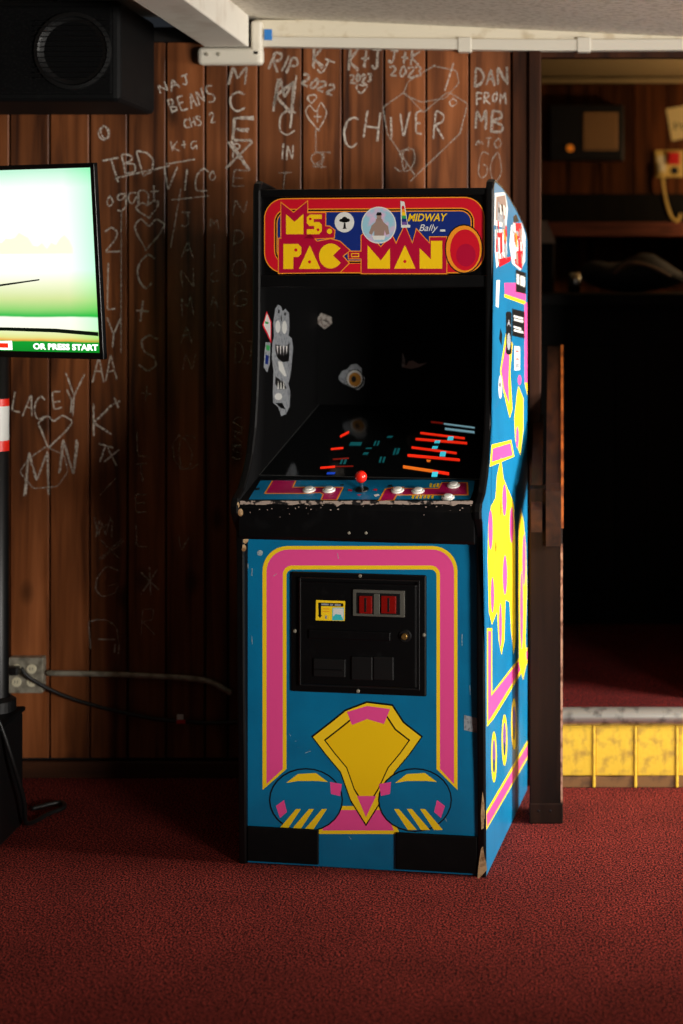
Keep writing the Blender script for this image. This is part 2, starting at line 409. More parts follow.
# ------------------------------------------------------------------ arcade cabinet
TH = R(8.0); W = .632; D = .636
U = Vector((math.cos(TH), -math.sin(TH), 0)); V = Vector((math.sin(TH), math.cos(TH), 0))
L0 = Vector((-.183, 3.668, 0))-W*U
cab = thing('arcade_cabinet', 'tall upright blue arcade game cabinet with red marquee and pink arch artwork', 'arcade machine', L0, -TH)
CAML = Vector(((-L0).dot(U), (-L0).dot(V), H))
def ray(px, py):
    d = Vector(((px-CX)/F, 1, -(py-CY)/F)); return Vector((d.dot(U), d.dot(V), d.z))
def onp(px, py, p0, n, lift=0):
    """picture point -> cabinet point on the plane through p0 with normal n, lifted along n"""
    p0 = Vector(p0); n = Vector(n).normalized(); p0 = p0+n*lift; d = ray(px, py)
    return CAML+d*((p0-CAML).dot(n)/d.dot(n))
T = .019
side = [(.004, 0), (0, .24), (-.008, .44), (-.012, .78), (-.016, .843), (-.040, .872), (-.054, .893), (-.056, .908), (-.048, .925),
        (-.006, .945), (.030, .985), (.055, 1.025), (.078, 1.09), (.092, 1.17), (.100, 1.25), (.104, 1.32), (.106, 1.44), (.108, 1.70), (.113, 1.716), (.128, 1.722),
        (.22, 1.712), (.33, 1.692), (.45, 1.662), (.56, 1.628), (.61, 1.607), (D, 1.585), (D, .10), (D-.004, 0)]
for k, x in enumerate((0, W-T)):
    obj('side_panel', prism([(x, v, z) for v, z in side], (T, 0, 0)), MATS['cab_inner'], cab)
    # edge moulding: a rounded black strip around the panel edge
    b = bmesh.new(); prev = None; n = len(side)
    for i in range(n):
        p = Vector(side[i]); a = Vector(side[i-1]); c = Vector(side[(i+1) % n])
        nn = ((p-a).normalized()+(c-p).normalized()); nn = Vector((-nn.y, nn.x)).normalized()
        ring = [b.verts.new((x+dx, p.x+nn.x*o_, p.y+nn.y*o_)) for dx, o_ in ((-.0004, -.001), (-.0004, .0025), (.004, .0045), (T-.004, .0045), (T+.0004, .0025), (T+.0004, -.001))]
        if prev:
            for q in range(5): b.faces.new([prev[q], prev[q+1], ring[q+1], ring[q]])
        prev = ring
    bmesh.ops.recalc_face_normals(b, faces=b.faces[:])
    obj('edge_moulding', b, MATS['cab_black'], cab)
# side artwork, right-hand panel
def on_side(px, py, lift):
    q = onp(px, py, (W+.0006, 0, 0), (1, 0, 0), lift); q.y = min(q.y, D-.003); return q
art = bmesh.new(); pts = [(v+(.003 if v < .3 else -.003), z-(.003 if z > 1 else 0)) for v, z in side]
art.faces.new([art.verts.new((W+.0006, v, max(z, .001))) for v, z in pts]); bmesh.ops.triangulate(art, faces=art.faces[:])
obj('side_art_panel', art, MATS['cab_blue'], cab)
sp = Print(on_side)
z3 = lambda p: zoomed(p, 470, 420, 6.83); z4 = lambda p: zoomed(p, 470, 560, 6.83); z5 = lambda p: zoomed(p, 470, 700, 5.39); z2 = lambda p: zoomed(p, 470, 280, 6.83); z1_ = lambda p: zoomed(p, 470, 170, 8.54)
sp.add('ink_yellow', z5([(88, 598), (318, 200), (318, 300), (88, 702)]), z4([(116, 465), (152, 465), (152, 905), (395, 590), (395, 700), (165, 1080), (116, 1140)]),
       z3([(148, 168), (282, 136), (303, 250), (135, 320)]), z2([(235, 95), (380, 145), (380, 170), (235, 118)]))
sp.add('ink_pink', z5([(90, 618), (318, 224), (318, 284), (92, 684)]), z4([(124, 485), (145, 485), (145, 930), (395, 612), (395, 670), (160, 1050), (124, 1105)]),
       z3([(156, 196), (276, 158), (292, 240), (150, 286)]), z2([(235, 20), (380, 20), (380, 142), (238, 92)]), z2([(372, 160), (396, 150), (396, 700), (374, 720)]))
sp.add('ink_yellow', z2([(374, 700), (396, 790), (396, 700)]),
       # plain splash shapes standing in for the printed figure
       [(501, 457), (503.5, 478), (507, 487), (511, 496), (514, 505), (515.5, 540), (516, 640), (513.5, 655), (511, 630), (509.5, 602), (505.5, 600), (504.5, 640), (501.5, 655), (498.5, 640), (497, 612), (492, 625), (488.8, 612), (487.6, 560), (488.2, 525), (491, 506), (495.5, 498), (497, 475)],
       [(520.5, 507), (523.5, 520), (526, 548), (527, 590), (525.5, 640), (526.5, 664), (523, 680), (519, 664), (518.2, 600), (518.4, 530)],
       z2([(250, 330), (292, 440), (275, 620), (290, 880), (272, 945), (232, 780), (205, 620)]), z2([(330, 720), (365, 810), (365, 1010), (345, 1200), (310, 1100), (302, 950), (318, 800)]))
sp.add('ink_pink', disc(490.6, 530, 2.2, 20, 16), disc(504.5, 500, 2.2, 16, 16), disc(511.5, 525, 2, 18, 16), disc(505, 575, 2.2, 20, 16), disc(500.5, 625, 1.5, 22, 14), disc(492.5, 595, 1.6, 18, 14),
       disc(524, 560, 1.6, 26, 14), disc(521.6, 610, 1.5, 40, 14), z2([(245, 440), (270, 520), (262, 700), (268, 850), (232, 740), (214, 620)]), disc(519.6, 380, 1.8, 5, 12), disc(517.4, 437, 1.6, 11, 12))
for (x, y) in ((494, 757), (504.5, 740), (514, 724)):
    sp.add('ink_yellow', disc(x, y, 2.9, 26, 14)); sp.add('ink_purple', disc(x, y-3, 1.6, 15, 12)); sp.add('ink_navy', disc(x, y+9, 1.2, 7, 10))
sp.add('ink_black', disc(501, 508, .5, 10, 8), disc(496, 547, .5, 6, 8))
sp.build('side_print', cab, 'yellow and pink printed shapes and stripes on the blue side panel')
st = Print(on_side); st.k = 8
st.add('ink_white', z1_([(212, 195), (300, 190), (325, 330), (310, 500), (205, 470)]), z1_([(212, 510), (312, 500), (318, 720), (225, 840), (212, 700)]), z2([(180, 0), (205, 0), (195, 190), (175, 180)]))
st.add('tan', z1_([(225, 230), (300, 215), (310, 300), (300, 420), (220, 430)])); st.add('ink_grey', z1_([(235, 320), (280, 320), (285, 450), (235, 440)]))
st.add('ink_red', z1_([(222, 540), (240, 540), (238, 700), (222, 700)]), z1_([(255, 535), (275, 530), (278, 700), (258, 720)]), z1_([(290, 540), (308, 530), (308, 690), (292, 700)]), z1_([(240, 760), (350, 740), (345, 780), (250, 830)]))
rs = random.Random(4)
def bits(x0, x1, y0, y1, n, cols):
    for k in range(n):
        x = rs.uniform(x0, x1); y = rs.uniform(y0, y1); a = rs.uniform(.5, 1.6); c = rs.uniform(2, 8)
        st.add(rs.choice(cols), [(x-a, y-c), (x+a*.6, y-c*.8), (x+a, y+c), (x-a*.5, y+c*.7)], lift=.0006+k*.00001)
bits(496.5, 506, 198, 262, 22, ('ink_grey', 'ink_red', 'tan', 'ink_black', 'ink_orange', 'ink_white'))
st.build('band_sticker', cab)
st.k = 8
st.add('ink_white', z1_([(350, 470), (440, 450), (475, 560), (470, 780), (430, 860), (360, 800), (335, 640)]))
st.add('ink_red', z1_([(370, 450), (440, 455), (445, 560), (380, 620)]), z1_([(400, 690), (450, 690), (445, 850), (395, 810)])); st.add('ink_black', z1_([(372, 395), (395, 380), (420, 440), (372, 450)]))
bits(513, 523, 226, 262, 16, ('ink_grey', 'ink_red', 'ink_orange', 'ink_black', 'ink_white', 'tan'))
st.build('torn_band_sticker', cab)
st.k = 8
st.add('ink_black', z1_([(392, 850), (478, 880), (478, 1060), (392, 1040)])); st.add('ink_white', z1_([(398, 885), (420, 892), (420, 980), (398, 970)]), z1_([(430, 900), (470, 915), (470, 1000), (430, 985)]))
st.build('black_lettered_sticker', cab)
st.k = 8
st.add('ink_black', z2([(288, 195), (372, 215), (372, 400), (288, 380)]))
for i, (x0, x1, y) in enumerate([(298, 362, 240), (300, 364, 262), (298, 350, 312), (300, 364, 336)]): st.add('ink_white', z2([(x0, y), (x1, y+16), (x1, y+30), (x0, y+14)]), lift=.0005)
st.build('slogan_sticker', cab)
st.k = 8
st.add('ink_black', z2(rrect(246, 215, 284, 510, 16))); st.add('ink_grey', z2(disc(265, 420, 13, 60, 14)), z2([(252, 320), (265, 270), (280, 320), (265, 300)]))
st.build('dark_oval_sticker', cab)
st.k = 8
st.add('ink_white', z2([(303, 450), (342, 455), (342, 615), (303, 618)])); st.add('ink_red', z2([(312, 480), (334, 484), (334, 492), (312, 490)]), z2([(312, 535), (334, 535), (334, 545), (312, 545)]))
st.add('ink_grey', z2([(310, 570), (336, 570), (336, 600), (310, 600)])); st.build('price_sticker', cab)
st.k = 8
st.add('ink_white', z2(disc(207, 730, 13, 82, 16))); st.add('ink_black', z2(disc(205, 715, 5, 20, 10))); st.build('egg_sticker', cab)
st.k = 8; st.add('ink_black', z2([(208, 330), (220, 370), (216, 450), (200, 400)])); st.build('black_scrap', cab)

# front panel and its print
VF = .010
front = obj('front_panel', box(T, W-T, VF, VF+.018, .0, .826, .001), MATS['cab_blue'], cab)
def on_front(px, py, lift): return onp(px, py, (0, VF-.0004, 0), (0, -1, 0), lift)
fp = Print(on_front)
def arch_poly(o, i):
    ox0, ox1, oy, orad, of = o; ix0, ix1, iy, irad, if_ = i
    a = [(ox0, of)]+[(ox0+orad+orad*math.cos(R(180+90*k/8)), oy+orad+orad*math.sin(R(180+90*k/8))) for k in range(9)]
    a += [(ox1-orad+orad*math.cos(R(270+90*k/8)), oy+orad+orad*math.sin(R(270+90*k/8))) for k in range(9)]+[(ox1, of)]
    c = [(ix0, if_)]+[(ix0+irad+irad*math.cos(R(180+90*k/6)), iy+irad+irad*math.sin(R(180+90*k/6))) for k in range(7)]
    c += [(ix1-irad+irad*math.cos(R(270+90*k/6)), iy+irad+irad*math.sin(R(270+90*k/6))) for k in range(7)]+[(ix1, if_)]
    return a+c[::-1]
fp.add('ink_yellow', arch_poly((262.5, 457.5, 546, 25, 790), (286.5, 436.5, 569.5, 6, 769)))
fp.add('ink_pink', arch_poly((266.5, 454, 549.5, 22, 784), (282.8, 440, 565.5, 9, 769)))
fp.add('ink_yellow', [(331, 806), (388, 806), (400, 834), (316, 834)])
fp.add('ink_pink', [(333, 810), (385, 810), (394, 830.5), (322, 830.5)])
# plain stand-in shapes: a kite shield above two stripe-footed ovals
def scaled(p, k, cx, cy): return [(cx+(x-cx)*k, cy+(y-cy)*k) for x, y in p]
kite = [(346, 711), (367, 703), (392, 706), (403, 723), (421, 737), (409, 754), (394, 772), (381, 800), (366, 824), (351, 800), (341, 772), (326, 754), (313, 737), (331, 723)]
fp.add('ink_black', scaled(kite, 1.035, 367, 757)); fp.add('ink_yellow', kite); fp.add('ink_black', scaled(kite, .80, 367, 752)); fp.add('ink_gold', scaled(kite, .765, 367, 752))
fp.add('ink_pink', [(347, 712), (367, 706), (390, 709), (384, 724), (367, 719), (352, 725)]); fp.add('ink_pink', [(357, 796), (376, 796), (366, 817)])
for cx in (306, 415):
    s = 1 if cx < 360 else -1
    fp.add('ink_black', disc(cx, 800, 37, 32, 28)); fp.add('cab_blue', disc(cx, 800, 35.6, 30.6, 28));
    for k in range(3):
        x = cx+s*(-22+k*13); fp.add('ink_yellow', [(x+s*12, 809), (x+s*17, 809), (x+s*3, 830), (x-s*6, 830)], lift=.0007)
    fp.add('ink_yellow', [(cx-20, 783), (cx-8, 774), (cx+10, 773), (cx+22, 782), (cx+12, 781), (cx-8, 781)]); fp.add('ink_pink', [(cx-s*30, 806), (cx-s*22, 800), (cx-s*19, 812), (cx-s*26, 818)], [(cx+s*24, 782), (cx+s*36, 784), (cx+s*34, 796), (cx+s*25, 794)])
fp.build('front_print', cab, 'pink arch outlined in yellow printed on the blue front')
# scuffs
sc = Print(on_front); sc.k = 14
for x, y, l, a in [(248, 566, 5, 1.5), (252, 572, 8, 1.6), (275, 575, 4, 2.4), (338, 556, 6, 1.4), (300, 748, 6, .4), (308, 752, 6, -.3), (252, 640, 9, 1.5), (462, 640, 12, 1.57), (470, 690, 10, 1.5), (290, 735, 3, 1), (296, 741, 2, 0), (350, 838, 4, 1), (380, 842, 3, .5), (446, 820, 5, 1.2)]:
    dx, dy = math.cos(a)*l/2, math.sin(a)*l/2
    sc.add('scratch', [(x-dx-.3, y-dy), (x-dx+.4, y-dy+.3), (x+dx+.3, y+dy), (x+dx-.4, y+dy-.3)], lift=.0006)
sc.add('scratch', disc(260, 553, 3, 3, 10), lift=.0006); sc.build_stuff('scuff', cab)
sc.add('ink_grey', [(464, 715), (477, 718), (477, 733), (464, 730)], lift=.0006); sc.build('tape_scrap', cab)
# black rubber kick pads at the foot
obj('kick_pad', box(T+.002, .206, VF-.008, VF, .006, .094, .003), MATS['black_rubber'], cab)
obj('kick_pad', box(.404, W-T-.002, VF-.008, VF, .006, .098, .003), MATS['black_rubber'], cab)

# coin door
CD0 = onp(292, 571, (0, VF, 0), (0, -1, 0)); CD1 = onp(427, 696, (0, VF, 0), (0, -1, 0))
cu0, cu1, cz0, cz1 = CD0.x, CD1.x, CD1.z, CD0.z
obj('coin_door_frame', box(cu0, cu1, VF-.008, VF-.0005, cz0, cz1, .004), MATS['black_metal'], cab)
door = obj('coin_door', box(cu0+.022, cu1-.022, VF-.016, VF-.006, cz0+.02, cz1-.022, .005, 3), MATS['black_metal'], cab)
VD = VF-.016
def dq(px, py): q = onp(px, py, (0, VD, 0), (0, -1, 0)); return q.x, q.z
def dbox(x0, y0, x1, y1, t, bev=.001):
    a = dq(x0, y0); c = dq(x1, y1); return box(a[0], c[0], VD-t, VD+.001, c[1], a[1], bev)
# raised rim around the door leaf
b = bmesh.new(); a = dq(300, 577); c = dq(420, 690)
for q in ((a[0], c[0], a[1]-.003, a[1]), (a[0], c[0], c[1], c[1]+.003), (a[0], a[0]+.003, c[1], a[1]), (c[0]-.003, c[0], c[1], a[1])): box(q[0], q[1], VD-.004, VD, q[2], q[3], .001, bm=b)
obj('rim', b, MATS['black_plastic'], door)
cf = obj('coin_entry', dbox(353.5, 589, 405, 617, .006), MATS['coin_frame'], door)
obj('bezel_recess', dbox(357, 592, 401, 614.5, .0068), MATS['black_plastic'], door)
for x0, x1 in ((360, 373), (382, 397)):
    obj('coin_return_button', dbox(x0, 595, x1, 613, .011, .002), MATS['coin_red'], door)
    obj('coin_slot', dbox((x0+x1)/2-1, 597, (x0+x1)/2+1, 611, .0115, .0004), MATS['black_plastic'], door)
obj('divider', dbox(374.5, 593, 380.5, 614, .009), MATS['coin_frame'], door)
lk = dq(405, 636)
obj('lock_plate', lathe([(0, .004), (.014, .004), (.017, 0)], (lk[0], VD, lk[1]), (0, -1, 0), 24), MATS['black_plastic'], door)
obj('lock_cylinder', lathe([(0, .012), (.006, .012), (.008, .009), (.008, 0)], (lk[0], VD, lk[1]), (0, -1, 0), 20), MATS['brass'], door)
obj('shelf_ridge', dbox(309, 629, 391, 641, .006, .003), MATS['black_metal'], door)
for q in ((314, 658, 346, 677), (352, 656, 373, 680), (374, 656, 394, 680)):
    fl = obj('coin_return_flap', dbox(*q, .006, .002), MATS['black_plastic'], door)
obj('flap_lip', dbox(316, 668, 344, 670, .009, .0006), MATS['black_metal'], door)
for x, y in ((360, 576), (358, 691), (295, 631), (424, 635)):
    q = onp(x, y, (0, VF-.008, 0), (0, -1, 0)); obj('carriage_bolt', lathe([(0, .004), (.003, .0035), (.005, 0)], (q.x, VF-.008, q.z), (0, -1, 0), 12), MATS['galvanised'], cab)
cl = Print(lambda px, py, l: onp(px, py, (0, VD-.0005, 0), (0, -1, 0), l))
zc = lambda p: zoomed(p, 305, 590, 9.757)
cl.add('ink_yellow', zc([(108, 98), (392, 108), (388, 302), (104, 296)])); cl.add('ink_black', zc([(128, 122), (375, 130), (374, 162), (158, 156), (156, 245), (168, 245), (146, 275), (124, 245), (132, 245)]))
cl.add('ink_teal', zc([(268, 172), (380, 172), (378, 296), (264, 296)])); cl.add('ink_white', zc([(275, 178), (376, 178), (374, 290), (350, 240), (300, 235), (272, 260)]))
cl.add('ink_grey', zc([(160, 130), (232, 133), (232, 150), (160, 148)]), zc([(242, 134), (276, 136), (276, 154), (242, 152)]), zc([(288, 136), (352, 139), (352, 156), (288, 154)]), zc([(196, 248), (214, 248), (214, 282), (196, 282)]))
cl.add('ink_orange', zc([(172, 180), (238, 182), (238, 190), (172, 188)]), zc([(172, 205), (238, 207), (238, 215), (172, 213)]))
cl.build('instruction_sticker', cab, 'small yellow and blue instruction sticker')

# control panel: metal top sloping to the player, front lip, printed overlay
b = prism([(T, -.052, .905), (T, -.046, .922), (T, .088, .962), (T, .088, .950), (T, -.02, .89), (T, -.02, .826), (T, -.045, .826), (T, -.052, .835)], (W-2*T, 0, 0))
cp = obj('control_panel', b, MATS['cab_black'], cab)
pn = Vector((0, -.040, .134)).normalized()
def on_cp(px, py, lift): return onp(px, py, (0, -.046, .922), pn, .0004+lift)
op = Print(on_cp)
op.add('cab_blue', [(260.5, 480.5), (475, 479.5), (473.5, 490), (470, 499.5), (248.5, 499.5)])
zl = lambda p: zoomed(p, 225, 430, 6.83); zm = lambda p: zoomed(p, 305, 430, 6.83); zr = lambda p: zoomed(p, 385, 390, 6.21)
op.add('ink_orange', zl([(320, 345), (488, 345), (470, 388), (535, 388), (620, 388), (810, 388), (810, 400)])+zm([(265, 392), (222, 478), (105, 478), (120, 440), (100, 430)])+zl([(550, 436), (265, 436)]),
       zm([(500, 480), (545, 400), (600, 388), (683, 388)])+zr([(110, 608), (330, 608), (350, 572), (515, 572), (522, 655), (75, 655), (60, 685), (-60, 690)]))
op.add('ink_magenta', zl([(330, 345), (478, 345), (456, 394), (800, 394)])+zm([(252, 398), (212, 474), (115, 474), (130, 440), (105, 424)])+zl([(550, 430), (280, 430)]),
       zm([(516, 478), (552, 406), (600, 396), (683, 396)])+zr([(110, 614), (336, 614), (356, 578), (505, 578), (508, 648), (70, 648), (50, 682), (-40, 688)]))
op.add('ink_gold', *[zr([(280+i*22, 578+(i % 2)*8), (294+i*22, 580), (288+i*22, 606), (274+i*22, 600)]) for i in range(3)], *[zr([(170+i*24, 652+(i % 2)*6), (186+i*24, 652), (178+i*24, 676), (164+i*24, 672)]) for i in range(6)])
op.add('ink_red', zm([(298, 402), (325, 408), (320, 420), (292, 414)]), zm([(470, 402), (495, 402), (490, 416), (466, 412)]), zm([(352, 440), (390, 438), (370, 450)]))
op.add('ink_black', zm([(240, 372), (268, 368), (262, 380), (238, 380)]), zm([(568, 376), (596, 372), (592, 384), (566, 386)]), zl([(208, 398), (238, 392), (236, 408), (206, 412)]))
op.add('ink_white', zm([(468, 442), (500, 436), (512, 446), (480, 456)]))
op.build('control_overlay', cab, 'blue overlay with magenta bands on the control panel')
# worn front edge and lip bolts
fe = Print(lambda px, py, l: onp(px, py, (0, -.0528, 0), (0, -1, 0), l))
random.seed(3); up = []; lo = []
for k in range(49):
    x = 240+k*4.85; up.append((x, 500.8+random.uniform(-.2, .2))); lo.append((x, 504+random.choice((0, 0, .6, 1.4, 3))*random.random()))
fe.add('worn_edge', up+lo[::-1])
for k in range(34):
    x = random.uniform(244, 474); y = 505+abs(random.gauss(0, 5)); r = random.uniform(.25, .8); fe.add('worn_edge', disc(x, y, r*1.4, r, 6), lift=.0008)
fe.build_stuff('worn_paint', cp)
for x in (349, 366): q = onp(x, 533, (0, -.052, 0), (0, -1, 0)); obj('bolt', lathe([(0, .003), (.003, .0025), (.004, 0)], (q.x, -.0518, q.z), (0, -1, 0), 10), MATS['galvanised'], cp)
# chipped edges where bare wood shows
ch = Print(lambda px, py, l: onp(px, py, (0, -.0575, 0), (0, -1, 0), l)); ch.add('chip_wood', disc(240.5, 512.5, 2.6, 4, 10), disc(238.2, 505, 1.3, 3, 8)); ch.build('wood_chip', cab)
ch = Print(lambda px, py, l: onp(px, py, (0, -.0175, 0), (0, -1, 0), l)); ch.add('chip_wood', disc(245.4, 539.5, 3, 4.2, 10), disc(243.8, 548, 2.5, 3.6, 10)); ch.build('wood_chip', cab)
ch = Print(lambda px, py, l: onp(px, py, (0, -.0055, 0), (0, -1, 0), l)); zz = z5
ch.add('chip_wood', zz([(40, 968), (66, 945), (92, 915), (88, 880), (76, 830), (70, 790), (60, 800), (52, 850), (44, 910)]), zz([(62, 700), (74, 690), (78, 560), (68, 490), (62, 560), (58, 620)]), zz([(66, 640), (80, 640), (80, 590), (70, 600)])); ch.build('wood_chip', cab)
# joystick and buttons
jp = onp(362, 490, (0, -.046, .922), pn); 
js = obj('joystick', lathe([(0, .003), (.0165, .003), (.017, 0)], jp, pn, 26), MATS['ink_black'], cab)
obj('shaft', lathe([(.0045, 0), (.0045, .03)], jp, pn, 12), MATS['chrome'], js)
br = .0155; obj('ball', lathe([(br*math.sin(math.pi*k/14), .036-br*math.cos(math.pi*k/14)) for k in range(15)], jp, pn, 26), MATS['joy_red'], js, True)
for x, y in ((309, 490.5), (329, 490.5), (397.5, 491), (418, 491.5), (453.5, 486), (448, 498)):
    q = onp(x, y, (0, -.046, .922), pn)
    bt = obj('button', lathe([(.0165, 0), (.0165, .003), (.013, .0055), (.012, .0045)], q, pn, 24), MATS['button_white'], cab, True)
    obj('plunger', lathe([(.0115, .003), (.0115, .0075), (.009, .0085), (0, .0078)], q, pn, 22), MATS['button_white'], bt, True)

# screen under tilted glass, back shroud, hood
g0 = Vector((0, .090, .966)); g1 = Vector((0, .600, 1.105)); gd = (g1-g0).normalized(); gn = Vector((0, -gd.z, gd.y))
obj('screen_glass', prism([(T, g0.y, g0.z), (W-T, g0.y, g0.z), (W-T, g1.y, g1.z), (T, g1.y, g1.z)], -gn*.006), MATS['glass_dark'], cab)
# a pale edge where the glass meets the side
b = bmesh.new(); e0 = g0+gn*.0008; e1 = g1+gn*.0008
b.faces.new([b.verts.new(p) for p in (Vector((T+.001, 0, 0))+e0, Vector((T+.0035, 0, 0))+e0, Vector((T+.006, 0, 0))+e1, Vector((T+.002, 0, 0))+e1)])
b.faces.new([b.verts.new(p) for p in (Vector((T+.001, 0, 0))+e0, Vector((W-T, 0, 0))+e0, Vector((W-T, 0, 0))+e0+gd*.003, Vector((T+.001, 0, 0))+e0+gd*.003)])
obj('glass_edge', b, mat('edge_grey', (84, 84, 84), .3), cab)
gp = Print(lambda px, py, l: onp(px, py, g0, gn, .0006+l))
def bar(m, x0, y0, x1, y1, h, f=lambda p: p): gp.add(m, f([(x0, y0-h/2), (x1, y1-h/2), (x1, y1+h/2), (x0, y0+h/2)]), lift=.0003)
for m, a in (('lit_red', (218, 266, 495, 300, 13)), ('lit_red', (190, 304, 510, 330, 15)), ('lit_red', (165, 356, 445, 392, 14)), ('lit_red', (140, 405, 465, 434, 17)), ('lit_orange', (112, 476, 300, 504, 19)), ('lit_red', (300, 504, 398, 520, 19)), ('lit_pale', (365, 209, 557, 234, 9)), ('lit_pale', (372, 240, 556, 262, 13)), ('dim_red', (285, 198, 362, 206, 10))): bar(m, *a, zr)
for m, a in (('lit_red', (240, 44, 300, 14, 16)), ('lit_red', (176, 130, 262, 122, 13)), ('lit_red', (104, 258, 205, 250, 14)), ('dim_red', (190, 200, 300, 192, 10)), ('dim_red', (205, 250, 330, 246, 8))): bar(m, *a, zm)
def quad(m, f, x, y, w_, h_, s_=6): gp.add(m, f([(x+s_, y), (x+w_+s_, y), (x+w_, y+h_), (x, y+h_)]), lift=.0007)
for x, y, w_, h_ in ((386, 288, 36, 24), (305, 313, 34, 16), (290, 348, 34, 16), (338, 382, 36, 30), (288, 508, 36, 30)): quad('lit_cyan', zr, x, y, w_, h_)
for x, y, w_, h_ in ((236, 200, 14, 32), (260, 200, 16, 32), (300, 82, 80, 24), (466, 74, 12, 32), (488, 74, 12, 32), (600, 124, 14, 38), (624, 124, 14, 38), (502, 182, 14, 40), (526, 182, 14, 40), (392, 152, 34, 16), (410, 120, 40, 8), (556, 40, 36, 12)): quad('lit_teal', zm, x, y, w_, h_, 12)
quad('lit_teal', zr, 48, 362, 10, 40, 14); quad('lit_teal', zr, 66, 360, 10, 40, 14); quad('lit_blue', zm, 146, 288, 56, 14)
gp.add('lit_orange', zr([(256, 432), (286, 434), (278, 446), (262, 446)]), lift=.0007)
gp.build('game_picture', cab, 'glowing red and cyan maze lines of the game picture')
VB = .602
obj('back_shroud', box(T, W-T, VB, VB+.012, 1.05, 1.56), MATS['cab_inner'], cab)
obj('back_panel', box(T, W-T, D-.016, D-.002, .05, 1.575), MATS['cab_inner'], cab)
obj('top_panel', prism([(T, .125, 1.702), (T, .33, 1.676), (T, .61, 1.594), (T, .61, 1.582), (T, .33, 1.664), (T, .125, 1.69)], (W-2*T, 0, 0)), MATS['cab_black'], cab)
obj('hood_floor', prism([(T, .12, 1.452), (T, VB, 1.44), (T, VB, 1.45), (T, .12, 1.464)], (W-2*T, 0, 0)), MATS['cab_inner'], cab)
# stickers torn on the shroud
tn = Print(lambda px, py, l: onp(px, py, (0, VB-.0005, 0), (0, -1, 0), l)); zt = lambda p: zoomed(p, 300, 300, 4.879)
tn.add('torn_paper', zt([(82, 92), (104, 62), (128, 72), (154, 84), (156, 116), (120, 142), (98, 124), (80, 110)])); tn.add('ink_black', zt([(100, 92), (130, 100), (148, 112), (122, 104)])); tn.build('torn_sticker', cab)
tn.k = 0; tn.add('ink_grey', zt([(190, 372), (206, 346), (230, 338), (248, 316), (276, 312), (300, 330), (304, 362), (316, 380), (312, 414), (284, 440), (240, 424), (226, 412), (210, 408), (190, 388)]))
tn.add('ink_black', zt(disc(268, 386, 44, 48))); tn.add('ink_white', zt(disc(266, 384, 38, 42))); tn.add('amber', zt(disc(268, 388, 31, 35))); tn.add('ink_black', zt(disc(262, 386, 12, 16, 14)))
tn.build('torn_round_sticker', cab, 'torn white sticker with an amber round centre')
tn.k = 0; tn.add('torn_paper', zt([(500, 258), (512, 290), (514, 322), (496, 328)])); tn.add('tan', zt([(496, 328), (520, 318), (530, 298), (552, 296), (580, 312), (622, 306), (580, 328), (540, 336)])); tn.build('torn_sticker', cab)
# stickers on the inner left side
il = Print(lambda px, py, l: onp(px, py, (T+.0005, 0, 0), (1, 0, 0), l)); zi = lambda p: zoomed(p, 255, 295, 7.877)
il.add('ink_red', zi([(92, 124), (130, 210), (128, 384), (58, 238)])); il.add('ink_white', zi([(94, 142), (122, 212), (122, 350), (68, 236)])); il.add('ink_green', zi([(80, 206), (108, 216), (104, 230), (80, 224)])); il.build('diamond_sticker', cab)
il.k = 0; il.add('ink_grey', zi([(84, 370), (122, 376), (118, 540), (96, 610), (70, 570), (74, 460)])); il.add('ink_green', zi([(90, 392), (118, 400), (112, 440), (88, 430)])); il.add('ink_blue', zi([(84, 470), (108, 480), (104, 550), (80, 540)])); il.build('green_grey_sticker', cab)
il.k = 0
il.add('ink_grey', zi([(160, 110), (182, 76), (206, 90), (218, 128), (240, 108), (266, 140), (270, 250), (264, 320), (290, 340), (300, 420), (288, 560), (276, 650), (262, 700), (278, 760), (272, 880), (244, 940), (206, 952), (180, 880), (142, 850), (140, 760), (146, 600), (132, 500), (136, 380), (150, 330), (144, 220)]))
il.add('ink_black', zi(disc(207, 185, 5, 26, 10)), zi([(160, 390), (200, 396), (230, 410), (272, 380), (268, 520), (220, 530), (180, 500), (160, 440)]), zi([(160, 640), (230, 690), (250, 740), (190, 744), (158, 700)]), zi([(160, 850), (214, 850), (240, 900), (200, 890)]), zi(disc(188, 130, 8, 16, 10)), zi(disc(238, 150, 8, 14, 10)))
il.add('ink_white', zi(disc(180, 250, 20, 50, 14)), zi(disc(232, 255, 20, 52, 14)), zi(disc(184, 800, 30, 28, 14)), zi([(182, 520), (214, 530), (250, 640), (230, 640), (190, 590)]), *[zi([(170+k*24, 400), (184+k*24, 400), (178+k*24, 480)]) for k in range(4)], *[zi([(176+k*22, 740), (190+k*22, 740), (182+k*22, 670)]) for k in range(3)])
il.build('monster_sticker', cab, 'tall pale grey and black toothy sticker')

# marquee
VM = .118; mz0, mz1 = 1.462, 1.700
obj('marquee_panel', box(T, W-T, VM, VM+.006, 1.478, 1.690), MATS['black_gloss'], cab)
obj('marquee_retainer', box(T, W-T, VM-.008, VM+.02, 1.686, 1.704, .002), MATS['cab_black'], cab)
obj('marquee_retainer', box(T, W-T, VM-.008, VM+.02, 1.452, 1.482, .002), MATS['cab_black'], cab)
def on_mq(px, py, lift):
    # the print is drawn square: 267..484 across, 200.5..274.5 down
    return Vector((T+.006+(px-267)/217*(W-2*T-.012), VM-.0005-lift, 1.6815-(py-200.5)/74*.1945))
mq = Print(on_mq); m5 = lambda p: zoomed(p, 260, 189, 5.69); m6 = lambda p: zoomed(p, 370, 192, 5.46)
mq.add('ink_orange', rrect(267, 200.5, 484, 274.5, 20, 10)); mq.add('ink_red', rrect(268, 201.5, 483, 273.5, 19, 10))
